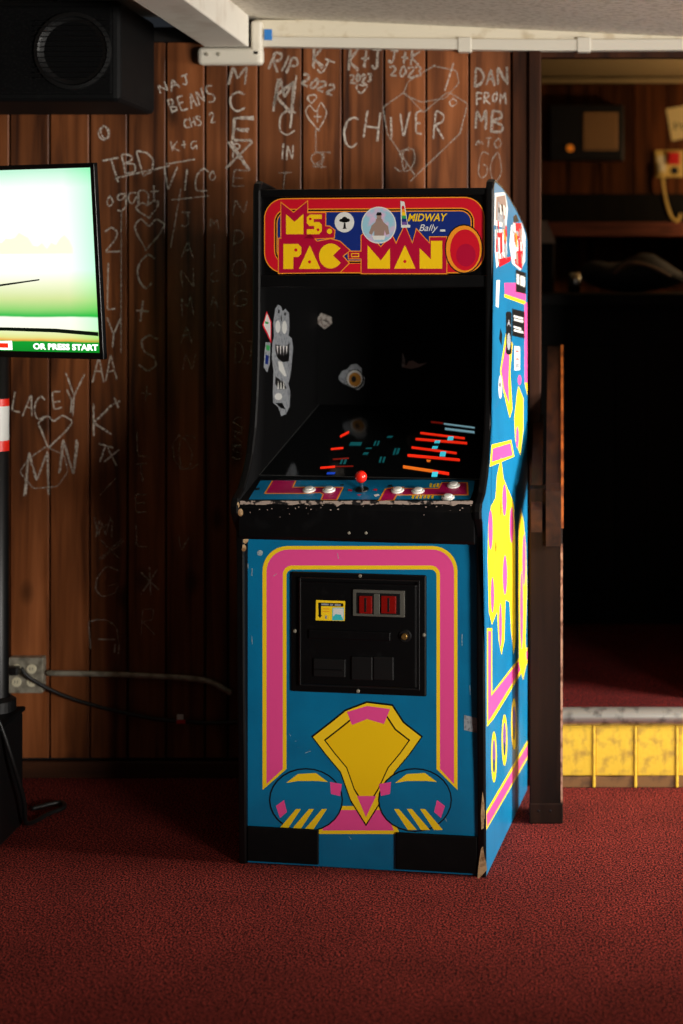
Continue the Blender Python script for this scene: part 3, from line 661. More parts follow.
mq.add('ink_orange', rrect(277, 211, 474, 265, 13, 8)); mq.add('ink_black', rrect(278, 212, 473, 264.5, 12, 8)); mq.add('ink_orange', rrect(279.5, 213.5, 471.5, 263, 11, 8)); mq.add('ink_blue', rrect(280.5, 214.5, 470.5, 262, 10, 8))
# crimson ground behind the letters with an orange keyline
def grow(p, d):
    n = len(p); ar = sum(p[i][0]*p[(i+1) % n][1]-p[(i+1) % n][0]*p[i][1] for i in range(n)); s = 1 if ar > 0 else -1; out = []
    for i in range(n):
        a = Vector(p[i-1]); q = Vector(p[i]); c = Vector(p[(i+1) % n]); e = (q-a).normalized(); f = (c-q).normalized()
        nn = Vector((e.y+f.y, -e.x-f.x)).normalized()*s; k = max(.5, nn.dot(Vector((e.y, -e.x))*s)); q = q+nn*d/k; out.append((q.x, q.y))
    return out
M1 = m5([(165, 155), (213, 198), (264, 155), (264, 268), (165, 268)]); S1 = m5([(368, 158), (300, 158), (283, 172), (283, 205), (298, 222), (325, 222), (325, 240), (283, 240), (283, 268), (352, 268), (368, 252), (368, 215), (352, 200), (322, 200), (322, 183), (368, 183)])
P1 = m5([(150, 322), (235, 322), (252, 340), (252, 378), (235, 395), (207, 395), (207, 462), (150, 462)]); A1 = m5([(300, 330), (360, 462), (238, 462)])
C1 = m5([(475, 428), (432, 388), (475, 345)]+[(418+66*math.cos(R(a)), 390+70*math.sin(R(a))) for a in range(-42, -322, -14)])
M2 = [(370, 247), (383, 262), (392, 250), (392, 270), (370, 270)]; A2 = [(406.6, 247), (417, 270), (396, 270)]; N2 = [(421, 250), (432, 261), (432, 243), (443, 243), (443, 270), (421, 270)]
GR1 = m5([(138, 92), (208, 148), (286, 85), (286, 150), (388, 150), (388, 224), (412, 226), (440, 248), (436, 288), (330, 292), (138, 292)])
GR2 = m5([(124, 292), (265, 292), (300, 262), (340, 310), (418, 296), (470, 310), (525, 360), (485, 390), (520, 430), (470, 480), (124, 485)])
GR3 = [(364, 274.5), (364, 238), (368, 234), (383, 249), (394, 238), (398, 246), (406.5, 228), (414, 246), (418, 232), (431, 246), (431, 239.5), (447, 239.5), (447, 274.5)]
GR4 = m5([(520, 366), (592, 366), (592, 404), (520, 404)])
for g in (GR1, GR2, GR3, GR4): mq.add('ink_orange', grow(g, .9))
for g in (GR1, GR2, GR3, GR4): mq.add('ink_crimson', g, lift=mq.k*LIFT+.00004)
mq.k += 2
for g in (M1, S1, P1, A1, C1, M2, A2, N2, m5(disc(412, 252, 15, 15, 16))): mq.add('ink_gold', g, lift=mq.k*LIFT+.00002)
mq.k += 1
mq.add('ink_gold', m5([(534, 374), (578, 374), (578, 396), (534, 396)])); mq.add('ink_crimson', m5([(538, 379), (574, 379), (574, 391), (538, 391)]))
mq.add('ink_red', m5(disc(221, 356, 9, 9, 12)), m5(disc(299, 423, 9, 9, 12)), disc(406.6, 263, 1.6, 1.6, 10), m5(disc(303, 183, 8, 8, 10)), m5(disc(347, 243, 8, 8, 10)))
# plain oval standing in for the printed figure at the right
mq.add('ink_black', disc(464, 251, 18.5, 24, 24)); mq.add('ink_orange', disc(464, 251, 17.4, 22.8, 24)); mq.add('ink_red', disc(465, 252, 14.5, 20, 24)); mq.add('ink_crimson', disc(466, 257, 9.5, 11, 20))
mq.text('ink_gold', 'MIDWAY', 409.5, 216.5, 448, 224, shear=.25, bold=.02)
mq.text('ink_white', 'Bally', 420.5, 227, 439, 235.5, shear=.35); mq.add('ink_white', [(441, 232), (446, 232), (446, 234), (441, 234)])
mq.build('marquee_print', cab, 'red and yellow lettered marquee print')
mk = Print(on_mq); mk.k = 24
mk.add('ink_white', m5(disc(496, 202, 55, 57, 30))); tree = [(490, 232), (494, 205), (470, 205), (466, 195), (478, 186), (470, 180), (480, 172), (495, 176), (505, 170), (520, 176), (528, 188), (520, 200), (502, 204), (500, 232), (512, 234), (482, 235)]
mk.add('ink_black', m5([(489, 236), (494, 205), (502, 205), (505, 236), (514, 239), (482, 239)]), m5(disc(480, 192, 13, 9, 14)), m5(disc(497, 184, 15, 13, 14)), m5(disc(514, 191, 13, 10, 14)), m5(disc(497, 197, 20, 7, 14))); mk.build('tree_sticker', cab, 'round white sticker with a black tree')
mk.k = 24; mk.add('ink_white', disc(381, 227.5, 17.2, 18, 32)); mk.add('lilac', disc(381, 227.5, 16.2, 17, 32))
mk.add('tan', m6([(46, 160), (78, 160), (84, 176), (110, 200), (118, 240), (100, 246), (92, 220), (88, 250), (36, 250), (36, 222), (22, 246), (8, 236), (22, 196), (42, 178)]), m6(disc(62, 150, 13, 18, 14)))
mk.add('ink_black', m6([(46, 142), (52, 126), (72, 126), (78, 142)])); mk.add('ink_white', m6([(24, 250), (96, 250), (90, 272), (34, 272)])); mk.build('round_figure_sticker', cab, 'large round iridescent sticker with a small figure')
mk.k = 24; mk.add('ink_white', m6([(176, 66), (198, 70), (216, 190), (230, 196), (228, 208), (180, 208)]))
for k, m in enumerate(('ink_red', 'ink_orange', 'ink_gold', 'ink_green', 'ink_blue', 'ink_purple')): mk.add(m, m6([(184, 92+k*17), (196+k*3, 92+k*17), (199+k*3, 109+k*17), (184, 109+k*17)]), lift=.0012)
mk.build('rainbow_sticker', cab)

# ------------------------------------------------------------------ newel post and handrail by the cabinet
YP = 4.03
x0 = (529.5-CX)/F*YP; x1 = (562.5-CX)/F*YP
post = thing('newel_post', 'dark brown square wooden post with handrail boards beside the arcade cabinet', 'post', ((x0+x1)/2, YP+.045, 0))
hw = (x1-x0)/2
obj('shaft', box(-hw, hw, -.045, .045, 0, .905, .004), MATS['post_wood'], post)
obj('foot_block', box(-hw-.001, hw+.001, -.048, .05, 0, .055, .003), MATS['post_wood'], post)
obj('worn_corner', prism([(hw-.005, -.0455, .056), (hw+.0006, -.0455, .056), (hw+.0006, -.038, .056)], (0, 0, .70)), mat('worn_wood', (176, 132, 108), .7, noise=(40, (110, 70, 52), .45, .6)), post)  # pale strip: the post's lit right edge painted in as colour
for x in (-.02, .012): obj('nail', lathe([(0, .001), (.003, .0005), (.0035, 0)], (x, -.048, .035), (0, -1, 0), 8), MATS['black_metal'], post)
def rail(xa, xb, za, zb, y1, dz, name):
    # board rising away from the front end
    pts = [(xa, -.06, za), (xa, -.06, zb), (xa, -.045, zb+.02), (xa, y1, zb+.02+dz), (xa, y1, za+dz), (xa, -.02, za)]
    o = obj(name, prism(pts, (xb-xa, 0, 0)), MATS['rail_wood'], post); return o
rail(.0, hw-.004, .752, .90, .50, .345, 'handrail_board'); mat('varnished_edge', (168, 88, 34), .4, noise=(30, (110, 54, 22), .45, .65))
obj('varnished_edge', prism([(hw-.004, -.058, .80), (hw-.004, -.058, .905), (hw-.004, -.045, .924), (hw-.004, .50, 1.269), (hw-.004, .50, 1.17), (hw-.004, -.02, .80)], (.007, 0, 0)), MATS['varnished_edge'], post)  # orange strip puts the light on the rail's right edge into the colour
rail(-hw+.004, -hw+.034, .79, .85, .34, .20, 'inner_rail_board')

# ------------------------------------------------------------------ golf video game screen on a pole, at the left edge
ts = Vector(((104.5-CX)/F*3.75, 3.75, 1.27)); yaw = R(21); tilt = R(4.5)
pole = thing('screen_stand', 'black round pole on a black pedestal box carrying the bright screen', 'stand', (-1.60, 3.91, 0))
ped = obj('pedestal', box(-.15, .15, -.09, .12, 0, .305, .008), MATS['black_plastic'], pole)
obj('pedestal_lid', box(-.155, .155, -.095, .125, .305, .317, .004), MATS['black_rubber'], pole)
obj('pole', lathe([(.026, .30), (.026, 1.44), (0, 1.44)], (.096, .085, 0)), MATS['black_plastic'], pole, True)
obj('collar', lathe([(.045, .317), (.045, .345), (.03, .355)], (.096, .085, 0)), MATS['black_plastic'], pole)
obj('mount_arm', box(.06, .13, .05, .10, 1.36, 1.43, .004), MATS['black_metal'], pole)
def wrap(z0, z1, r, m, nm, lab=None):
    o = obj(nm, lathe([(r, z0), (r, z1)], (.096, .085, 0)), MATS[m], pole, True)
    if lab: o['label'] = lab
wrap(1.030, 1.150, .0268, 'ink_white', 'paper_label', 'white paper note wrapped on the pole'); wrap(1.012, 1.040, .0272, 'tape_red', 'tape_band'); wrap(1.132, 1.152, .0272, 'tape_red', 'tape_band')
tv = thing('flat_screen', 'bright flat screen in a thin black frame showing a green golf course', 'television', ts, 0)
tv.rotation_euler = (tilt, 0, -yaw)
TW, THh = .89, .494
b = bmesh.new(); f_ = .012
for q in ((-TW, 0, THh-f_, THh), (-TW, 0, 0, f_+.005), (-TW, -TW+f_, 0, THh), (-f_, 0, 0, THh)): box(q[0], q[1], -.004, .012, q[2], q[3], .002, bm=b)
obj('bezel', b, MATS['black_gloss'], tv); obj('rear_shell', box(-TW+.06, -.06, .012, .05, .05, THh-.05, .008), MATS['black_plastic'], tv)
obj('vesa_bracket', box(-.52, -.44, .05, .058, .1, .3), MATS['black_metal'], tv)
# the picture: vertical bands of colour given off by the screen
m = bpy.data.materials.new('screen_picture'); m.use_nodes = True; nt = m.node_tree; N = nt.nodes; Lk = nt.links; bs = N['Principled BSDF']
bs.inputs['Base Color'].default_value = (0, 0, 0, 1); bs.inputs['Roughness'].default_value = .3
tc = N.new('ShaderNodeTexCoord'); sx_ = N.new('ShaderNodeSeparateXYZ'); Lk.new(tc.outputs['Generated'], sx_.inputs[0])
nz = N.new('ShaderNodeTexNoise'); nz.inputs['Scale'].default_value = 6; Lk.new(tc.outputs['Generated'], nz.inputs['Vector'])
ad = N.new('ShaderNodeMath'); ad.operation = 'MULTIPLY_ADD'; ad.inputs[1].default_value = .02; Lk.new(nz.outputs['Fac'], ad.inputs[0]); Lk.new(sx_.outputs['Z'], ad.inputs[2])
rp = N.new('ShaderNodeValToRGB'); e = rp.color_ramp.elements
stops = [(.0, '0a8a28'), (.053, '0c9a30'), (.06, 'e8a848'), (.075, 'e0e088'), (.117, 'e8f4c0'), (.12, 'ffffe8'), (.187, 'fffff0'), (.195, '18b848'), (.23, '8cd070'), (.29, 'd0e098'), (.374, 'f0f4d0'), (.45, 'ffffff'), (.9, 'fafffa'), (1, 'c0f0d4')]
e[0].position, e[0].color = stops[0][0]+.01, lin(stops[0][1]); e[1].position, e[1].color = 1, lin(stops[-1][1])
for p_, c_ in stops[1:-1]: x = e.new(p_+.01); x.color = lin(c_)
Lk.new(ad.outputs[0], rp.inputs[0])
rx = N.new('ShaderNodeMapRange'); rx.inputs['From Min'].default_value = .9; rx.inputs['From Max'].default_value = 1; Lk.new(sx_.outputs['X'], rx.inputs['Value'])
mg = N.new('ShaderNodeMix'); mg.data_type = 'RGBA'; mg.blend_type = 'MULTIPLY'; mg.inputs['B'].default_value = lin('c4ffdc'); Lk.new(rx.outputs[0], mg.inputs['Factor']); Lk.new(rp.outputs[0], mg.inputs['A'])
Lk.new(mg.outputs['Result'], bs.inputs['Emission Color']); bs.inputs['Emission Strength'].default_value = 1.1; MATS['screen_picture'] = m
obj('display', box(-TW+f_, -f_, -.002, .008, f_+.005, THh-f_), m, tv)
mat('lit_white', (255, 255, 255), .5, emit=1.4); mat('lit_tan', (222, 190, 120), .5, emit=.8); mat('lit_dark', (4, 22, 10), .5, emit=.3); mat('lit_tan2', (252, 240, 206), .5, emit=1.0)
# picture coordinates of the screen crop: x 0..100, y 168..355 to screen metres
def on_tv(px, py, lift):
    sx1 = (100-px)/100*.285+.016
    return Vector((-sx1, -.0022-lift*.5, .017+(355-py)/187*(THh-.03)))
sv = Print(on_tv)
tl = [(-60, 252)]; random.seed(5)
for k in range(28): tl.append((-60+k*5.0, 240+random.uniform(-5, 4)-5*math.sin(k*.5)))
tl += [(78, 246), (78, 252)]
sv.add('lit_tan2', [(x, y+2) for x, y in tl]); sv.add('lit_dark', [(-90, 331), (0, 330.5), (55, 331), (101, 334), (101, 338), (55, 335), (0, 334), (-90, 334)]); sv.add('lit_dark', [(-40, 290), (0, 285), (40, 280), (40, 281.4), (0, 287), (-40, 293)])
sv.text('lit_white', 'OR PRESS START', 29, 346.5, 100, 353, bold=.04); sv.add('lit_white', [(-10, 345), (5.5, 344.5), (5.5, 354), (-10, 354)]); sv.add('lit_red', [(-10, 347), (1, 347), (1, 352), (-10, 352)])
sv.build('screen_graphics', tv, 'white prompt lettering and a tree line on the screen')

# cables at the pedestal
cm = obj('cable', tube([Vector(q)-Vector((-1.60, 3.91, 0)) for q in ((-1.49, 3.86, .345), (-1.455, 3.86, .33), (-1.425, 3.88, .22), (-1.42, 3.95, .09), (-1.43, 4.0, .012), (-1.40, 4.08, .008), (-1.375, 4.13, .008), (-1.40, 4.17, .008), (-1.46, 4.12, .008))], .006), MATS['cord_black'], pole, True)
cm['label'] = 'thin black cable looping down onto the carpet'

# ------------------------------------------------------------------ wall outlet, conduit, power cord
ob = P(29, 672.5, YW); s_ = YW/F
out = thing('wall_outlet', 'grey steel four-socket electrical outlet box on the plank wall', 'outlet', (ob.x, YW, ob.z))
obj('box_body', box(-17*s_, 17.5*s_, -.030, 0, -17.5*s_, 17.5*s_, .004), MATS['galvanised'], out)
pl = obj('cover_plate', box(-17*s_, 17.5*s_, -.033, -.030, -17.5*s_, 17.5*s_, .001), MATS['galvanised'], out)
for dx in (-8.5, 6.5):
    for dz in (6.5, -6.5):
        rc = obj('socket', lathe([(0, .003), (.0135, .003), (.0145, 0)], (dx*s_, -.033, dz*s_), (0, -1, 0), 20), MATS['ivory'], out)
        for ddx in (-.004, .004): obj('slot', box(dx*s_+ddx-.0008, dx*s_+ddx+.0008, -.0365, -.0358, dz*s_-.003, dz*s_+.005), MATS['ink_black'], rc)
cn = P(47, 673, YW-.015); 
cdt = obj('conduit', tube([cn, P(100, 674, YW-.013), P(150, 676, YW-.013), P(195, 679, YW-.013), P(213, 683, YW-.013), P(232, 694, YW-.013)], .0085, 10), MATS['galvanised'], None, True)
tag(cdt, 'grey metal conduit running sideways from the outlet along the wall', 'conduit')
pc = thing('power_cord', 'black power cord plugged into the outlet and trailing behind the cabinet', 'cord', (ob.x-8*s_, YW-.04, ob.z+6.5*s_))
pc0 = Vector(pc.location)
obj('plug', box(-.013, .013, -.026, .003, -.012, .012, .004), MATS['black_plastic'], pc)
obj('cable', tube([Vector(q)-pc0 for q in (P(21, 668, YW-.06), P(30, 678, YW-.05), P(60, 694, YW-.03), P(100, 707, YW-.018), P(150, 718, YW-.018), P(182, 721.5, YW-.018), P(212, 723, YW-.018), P(240, 722, YW-.018))], .0055), MATS['cord_black'], pc, True)
tgp = Vector(P(182, 719, YW-.02))-pc0
obj('tag', box(tgp.x-.014, tgp.x+.012, tgp.y-.008, tgp.y-.006, tgp.z-.012, tgp.z+.0, .0005), MATS['red_plastic'], pc); obj('tag_top', box(tgp.x-.013, tgp.x+.006, tgp.y-.008, tgp.y-.006, tgp.z, tgp.z+.016, .0005), MATS['ink_white'], pc)

# ------------------------------------------------------------------ loudspeaker high on the wall
spk = thing('wall_speaker', 'large black loudspeaker hung high on the plank wall above the screen', 'loudspeaker', (-1.47, 4.05, 1.955))
obj('cabinet', box(-.33, .275, 0, YW-4.05-.002, 0, .275, .018, 3), MATS['black_rubber'], spk)
obj('baffle', box(-.315, .255, -.006, .004, .018, .258, .006), MATS['speaker_cloth'], spk)
wf = obj('woofer', lathe([(.105, 0), (.105, .008), (.095, .010), (.09, .004), (.03, -.02), (0, -.016)], (.15, -.006, .135), (0, -1, 0), 32), MATS['black_plastic'], spk)
obj('grille', (lambda b: [box(.15-.1, .15+.1, -.0185, -.017, z-.001, z+.001, bm=b) for z in [.06+.014*k for k in range(12)]] and b)(bmesh.new()), MATS['black_metal'], spk)
obj('port', lathe([(.032, .004), (.03, -.002), (0, -.002)], (-.115, -.007, .075), (0, -1, 0), 24), MATS['ink_black'], spk)
obj('horn', box(-.16, -.10, -.012, -.004, .16, .225, .003), MATS['black_gloss'], spk)
obj('wall_bracket', box(-.08, .06, .10, .22, .27, .30, .003), MATS['black_metal'], spk)

# ------------------------------------------------------------------ things in the dim back room
YBAR = 5.35
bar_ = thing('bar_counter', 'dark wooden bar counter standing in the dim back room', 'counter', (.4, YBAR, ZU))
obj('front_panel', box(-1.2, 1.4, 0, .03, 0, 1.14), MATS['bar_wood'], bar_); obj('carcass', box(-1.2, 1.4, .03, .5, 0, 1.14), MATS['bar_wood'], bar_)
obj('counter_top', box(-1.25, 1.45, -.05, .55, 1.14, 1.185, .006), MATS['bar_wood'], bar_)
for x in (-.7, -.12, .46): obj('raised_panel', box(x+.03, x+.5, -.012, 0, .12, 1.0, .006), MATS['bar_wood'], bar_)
zt_ = ZU+1.185
def back(name, label, cat, px, py, Y): p = P(px, py, Y); return thing(name, label, cat, p), p
# radio box on the far wall
rd, p = back('wall_radio', 'dark wall-mounted radio with a square beige grille in the back room', 'radio', 586, 135, YF)
k_ = YF/F
obj('case', box(-36*k_, 37*k_, -.09, 0, -27*k_, 28*k_, .006), MATS['black_plastic'], rd); obj('grille', box(-3*k_, 31*k_, -.096, -.089, -17*k_, 20*k_, .003), MATS['grille_beige'], rd)
b = bmesh.new()
for q in range(8): box(-2*k_, 30*k_, -.098, -.0955, (-15+4.4*q)*k_, (-13.8+4.4*q)*k_, bm=b)
obj('grille_bars', b, MATS['dark_felt'], rd); obj('dial', lathe([(0, .02), (.014, .018), (.016, 0)], (-16*k_, -.09, -15*k_), (0, -1, 0), 16), mat('dial_lamp', (220, 120, 30), .4, emit=.35), rd)
nt_, p = back('paper_note', 'cream paper note pinned to the far plank wall above the yellow outlet', 'note', 680, 124, YF-.004)
o = obj('sheet', prism([(-14*k_, 0, 15*k_), (14*k_, 0, 20*k_), (16*k_, 0, -12*k_), (-8*k_, 0, -17*k_)], (0, .002, 0)), MATS['paper'], nt_)
obj('pencil_marks', (lambda b: [box((-6+q*4)*k_, (-4.5+q*4)*k_, -.001, 0, (-6+q % 2*3)*k_, (2-q % 3)*k_, bm=b) for q in range(4)] and b)(bmesh.new()), MATS['dark_felt'], nt_)
yo, p = back('yellow_outlet', 'yellowed outlet plate with a red plug and a dangling cream cord', 'outlet', 669, 164, YF)
obj('plate', box(-14*k_, 14*k_, -.02, 0, -13.5*k_, 13.5*k_, .004), MATS['yellowed_plastic'], yo); obj('red_plug', box(-1*k_, 10*k_, -.045, -.02, -1*k_, 11*k_, .004), MATS['red_plastic'], yo)
obj('socket', lathe([(0, .004), (.018, .004), (.02, 0)], (-8*k_, -.02, 4*k_), (0, -1, 0), 16), MATS['ivory'], yo); obj('socket', lathe([(0, .003), (.016, .003), (.018, 0)], (5*k_, -.02, -7*k_), (0, -1, 0), 16), MATS['dark_felt'], yo)
obj('plug', box(-11*k_, -4*k_, -.05, -.02, -9*k_, 0, .004), MATS['ivory'], yo)
obj('cord', tube([(-8*k_, -.045, -7*k_), (-6*k_, -.05, -25*k_), (-3*k_, -.05, -40*k_), (2*k_, -.05, -54*k_), (8*k_, -.05, -57*k_), (11*k_, -.05, -50*k_)], 1.6*k_), MATS['yellowed_plastic'], yo, True)
sh = P(540, 229, 6.22)
shelf = thing('wall_shelf', 'reddish brown wooden shelf along the far wall above the bar', 'shelf', (.3, 6.36, sh.z))
obj('board', box(-1.1, 1.4, -.14, .138, -.03, .028, .003), MATS['shelf_wood'], shelf); obj('support_board', box(-1.1, 1.4, .10, .138, .028, .16), MATS['bar_wood'], shelf)
YK = 5.7; kb = YK/F; mat('off_white', (206, 192, 180), .6)
wb = thing('covered_tub', 'dark tub with a slanted white lid at the left end of the bar top', 'tub', (P(546, 243, YK).x, YK, zt_)); zl_ = P(0, 243, YK).z-zt_; zh_ = P(0, 221, YK).z-zt_
obj('tub', box(-10*kb, 8*kb, 0, .12, 0, zl_, .004), MATS['dark_felt'], wb)
obj('lid', prism([(-10*kb, -.003, zl_), (10*kb, -.003, zl_), (1*kb, -.003, zh_), (-10*kb, -.003, zh_)], (0, .126, 0)), MATS['off_white'], wb)
def lathe_thing(name, label, cat, px, Y, prof, m, zbase, extra=None):
    o = thing(name, label, cat, (P(px, 270, Y).x, Y, zbase)); obj('body', lathe(prof, seg=20), MATS[m], o, True)
    if extra: obj(extra[0], lathe(extra[1], seg=20), MATS[extra[2]], o, True)
    return o
lathe_thing('drinking_glass', 'small glass catching a bright glint on the bar top', 'glass', 575, 5.6, [(0, 0), (.02, 0), (.024, .075), (.022, .075), (.018, .006), (0, .006)], 'chrome', zt_)
bag = thing('dark_bag', 'slumped black bag lying on the bar top', 'bag', (P(632, 270, 5.7).x, 5.7, zt_))
b = bmesh.new(); bmesh.ops.create_uvsphere(b, u_segments=24, v_segments=14, radius=1)
for v in b.verts:
    v.co = Vector((v.co.x*.20, v.co.y*.10, max(0, (v.co.z*.5+.5)*.135*(1+.15*math.sin(5*v.co.x)))))
obj('body', b, MATS['dark_felt'], bag, True); obj('strap', tube([(-.08, -.08, .06), (-.02, -.1, .11), (.06, -.095, .10), (.14, -.09, .06)], .007), mat('strap_tan', (120, 96, 84), .6), bag, True)

# added pendant lamp, unseen to the right of the frame, to light the far wall
pd = thing('pendant_lamp', 'small warm pendant lamp hanging in the back room', 'lamp', (1.0, 5.9, 1.92))
obj('cord', tube([(0, 0, .12), (0, 0, .25), (0, 0, .428)], .004, 6), MATS['cord_black'], pd); obj('socket', lathe([(.0, .13), (.02, .13), (.022, .085), (.012, .08)]), MATS['black_plastic'], pd, True)
obj('bulb', lathe([(0, 0), (.02, .005), (.03, .03), (.02, .06), (.012, .09)]), mat('bulb', (255, 190, 110), .5, emit=6), pd, True)
pl_ = bpy.data.lights.new('pendant_light', 'POINT'); pl_.energy = 13; pl_.color = (1, .66, .34); pl_.shadow_soft_size = .03
po = bpy.data.objects.new('pendant_light', pl_); COL.objects.link(po); po.parent = pd; po.location = (0, 0, -.035)
# low table added unseen below the frame to shade the near carpet
lt = thing('low_table', 'low dark wooden table with four square legs on the carpet', 'table', (.2, 1.42, 0))
obj('top', box(-1.2, 1.9, -.45, .52, .455, .498, .005), MATS['dark_trim'], lt)
for x in (-1.12, 1.82):
    for y in (-.38, .44): obj('leg', box(x-.035, x+.035, y-.035, y+.035, 0, .455), MATS['dark_trim'], lt)

# ------------------------------------------------------------------ chalk writing on the planks
G = {'A': [[(0, 0), (.5, 1), (1, 0)], [(.2, .4), (.8, .4)]], 'B': [[(0, 0), (0, 1), (.7, .9), (.75, .65), (.05, .5), (.9, .35), (.8, .05), (0, 0)]],
     'C': [[(1, .85), (.6, 1), (.15, .8), (0, .45), (.2, .1), (.6, 0), (1, .15)]], 'D': [[(0, 0), (.05, 1), (.7, .85), (1, .5), (.7, .1), (0, 0)]], 'E': [[(1, 1), (0, 1), (0, 0), (1, 0)], [(0, .5), (.8, .5)]],
     'F': [[(1, 1), (0, 1), (0, 0)], [(0, .5), (.7, .5)]], 'G': [[(1, .85), (.5, 1), (.1, .7), (.1, .25), (.5, 0), (1, .15), (1, .45), (.6, .45)]], 'H': [[(0, 0), (0, 1)], [(1, 0), (1, 1)], [(0, .5), (1, .5)]],
     'I': [[(.5, 0), (.5, 1)]], 'J': [[(.1, 1), (1, 1)], [(.6, 1), (.6, .2), (.35, 0), (0, .2)]], 'K': [[(0, 0), (0, 1)], [(.9, 1), (0, .45), (1, 0)]], 'L': [[(0, 1), (0, 0), (.9, 0)]],
     'M': [[(0, 0), (.1, 1), (.5, .35), (.9, 1), (1, 0)]], 'N': [[(0, 0), (0, 1), (1, 0), (1, 1)]], 'O': [[(.5, 1), (.1, .75), (0, .4), (.3, 0), (.75, .05), (1, .45), (.85, .85), (.5, 1)]], 'P': [[(0, 0), (0, 1), (.8, .9), (.85, .6), (0, .45)]],
     'R': [[(0, 0), (0, 1), (.8, .9), (.8, .6), (.05, .45), (1, 0)]], 'S': [[(.95, .85), (.5, 1), (.1, .8), (.3, .55), (.8, .4), (.9, .15), (.5, 0), (0, .12)]], 'T': [[(0, 1), (1, 1)], [(.5, 1), (.5, 0)]], 'U': [[(0, 1), (.1, .15), (.5, 0), (.9, .2), (1, 1)]],
     'V': [[(0, 1), (.5, 0), (1, 1)]], 'W': [[(0, 1), (.25, 0), (.5, .7), (.75, 0), (1, 1)]], 'X': [[(0, 0), (1, 1)], [(0, 1), (1, 0)]], 'Y': [[(0, 1), (.45, .5), (1, 1)], [(.45, .5), (.4, 0)]],
     '2': [[(0, .8), (.4, 1), (.85, .8), (.7, .5), (0, 0), (1, 0)]], '0': [[(.5, 1), (.1, .6), (.2, .1), (.6, 0), (.95, .4), (.8, .9), (.5, 1)]], '3': [[(0, .9), (.5, 1), (.85, .75), (.4, .55), (.9, .3), (.5, 0), (0, .1)]],
     '+': [[(.5, .1), (.5, .9)], [(.1, .5), (.9, .5)]], '*': [[(.1, .1), (.9, .9)], [(.1, .8), (.95, .2)], [(.5, 0), (.5, 1)]], '/': [[(0, 0), (1, 1)]], '-': [[(0, .5), (1, .5)]], '.': [[(.4, 0), (.5, .05)]],
     '@': [[(.5, 0), (.1, .5), (0, .8), (.25, 1), (.5, .75), (.75, 1), (1, .8), (.9, .5), (.5, 0)]], '~': [[(0, .3), (.3, .9), (.45, .2), (.7, .8), (1, .4)]], 'o': [[(.5, .9), (.05, .5), (.4, 0), (.95, .4), (.5, .9)]],
     'g': [[(.9, .9), (.2, .9), (.1, .45), (.6, .4), (.9, .9), (.9, .0), (.5, -.35), (.1, -.2)]], 'a': [[(.9, .8), (.3, .9), (.05, .4), (.4, .05), (.9, .6), (.95, 0)]], 'n': [[(0, 0), (0, .9), (.5, .95), (.9, .7), (.9, 0)]], 't': [[(.5, 1.2), (.5, 0), (.9, .1)], [(.1, .8), (.9, .8)]]}
rng = random.Random(11)
def ribbon(b, pts, wd):
    fine = []
    for i in range(len(pts)-1):
        a = Vector(pts[i]); c = Vector(pts[i+1]); n = max(2, int((c-a).length/2.2))
        for k in range(n): fine.append(a.lerp(c, k/n))
    fine.append(Vector(pts[-1]))
    # soften the corners
    sm = [fine[0]]+[(fine[i-1]+2*fine[i]+fine[i+1])/4 for i in range(1, len(fine)-1)]+[fine[-1]]
    prev = None
    for i, p in enumerate(sm):
        t = (sm[min(i+1, len(sm)-1)]-sm[max(i-1, 0)])
        t = t.normalized() if t.length else Vector((1, 0)); nn = Vector((-t.y, t.x))*wd*.5*rng.uniform(.7, 1.25); p = p+Vector((rng.uniform(-.15, .15), rng.uniform(-.15, .15)))
        q = []
        for s in (1, -1): w_ = p+nn*s; q.append(b.verts.new(P(w_.x, w_.y, YW-.0012)))
        if prev: b.faces.new([prev[0], prev[1], q[1], q[0]])
        prev = q
def chalk(s, x, y, w_, h_, rot=0, step=None, wd=1.7, m='chalk', vert=False, passes=1, dy=0):
    """s starts with its top left at picture point x, y; letters w_ by h_ pixels"""
    b = bmesh.new(); step = step or w_*1.28; ca, sa = math.cos(R(rot)), math.sin(R(rot))
    for i, chh in enumerate(s):
        if chh not in G: continue
        ox, oy = (0, i*step) if vert else (i*step, i*dy)
        jx, jy = rng.uniform(-.06, .06)*w_, rng.uniform(-.05, .05)*h_; js_ = rng.uniform(.85, 1.12); sh_ = rng.uniform(-.1, .2)
        for _ in range(passes):
            for pl_ in G[chh]:
                pp = []
                for a, c in pl_:
                    lx = ox+jx+a*w_*js_+sh_*c*w_+rng.gauss(0, .035)*w_+rng.gauss(0, .25); ly = oy+jy+(1-c)*h_*js_+rng.gauss(0, .035)*h_+rng.gauss(0, .25)
                    pp.append((x+lx*ca+ly*sa, y-lx*sa+ly*ca))
                ribbon(b, pp, wd)
    o = obj('chalk_writing', b, MATS[m], wall_back); return o
C_ = chalk
C_('RIP', 276, 51, 8, 17, -22, 9, 1.9, passes=2); C_('MK', 279, 78, 17, 30, -10, 0.1, 2, passes=2); C_('C', 277, 108, 15, 24, 0, wd=1.6); C_('/', 290, 74, 8, 56, 0, wd=2)
C_('IN', 281, 144, 6, 15, -5, 7, 1.5); C_('T', 277, 173, 12, 20, 0, wd=1.3, m='chalk_faint')
C_('K', 313, 48, 9, 20, 0, wd=2, passes=2); C_('J', 323, 56, 12, 17, -25, wd=2); C_('2022', 304, 73, 8, 11, -22, 9, 1.9, passes=2); C_('@', 306, 94, 10, 9, 0, wd=1.5); C_('@', 306, 104, 25, 30, 5, wd=1.3); C_('+', 312, 110, 10, 14, 0, wd=1.2); C_('I', 312, 130, 8, 20, 0, wd=1.2, m='chalk_faint')
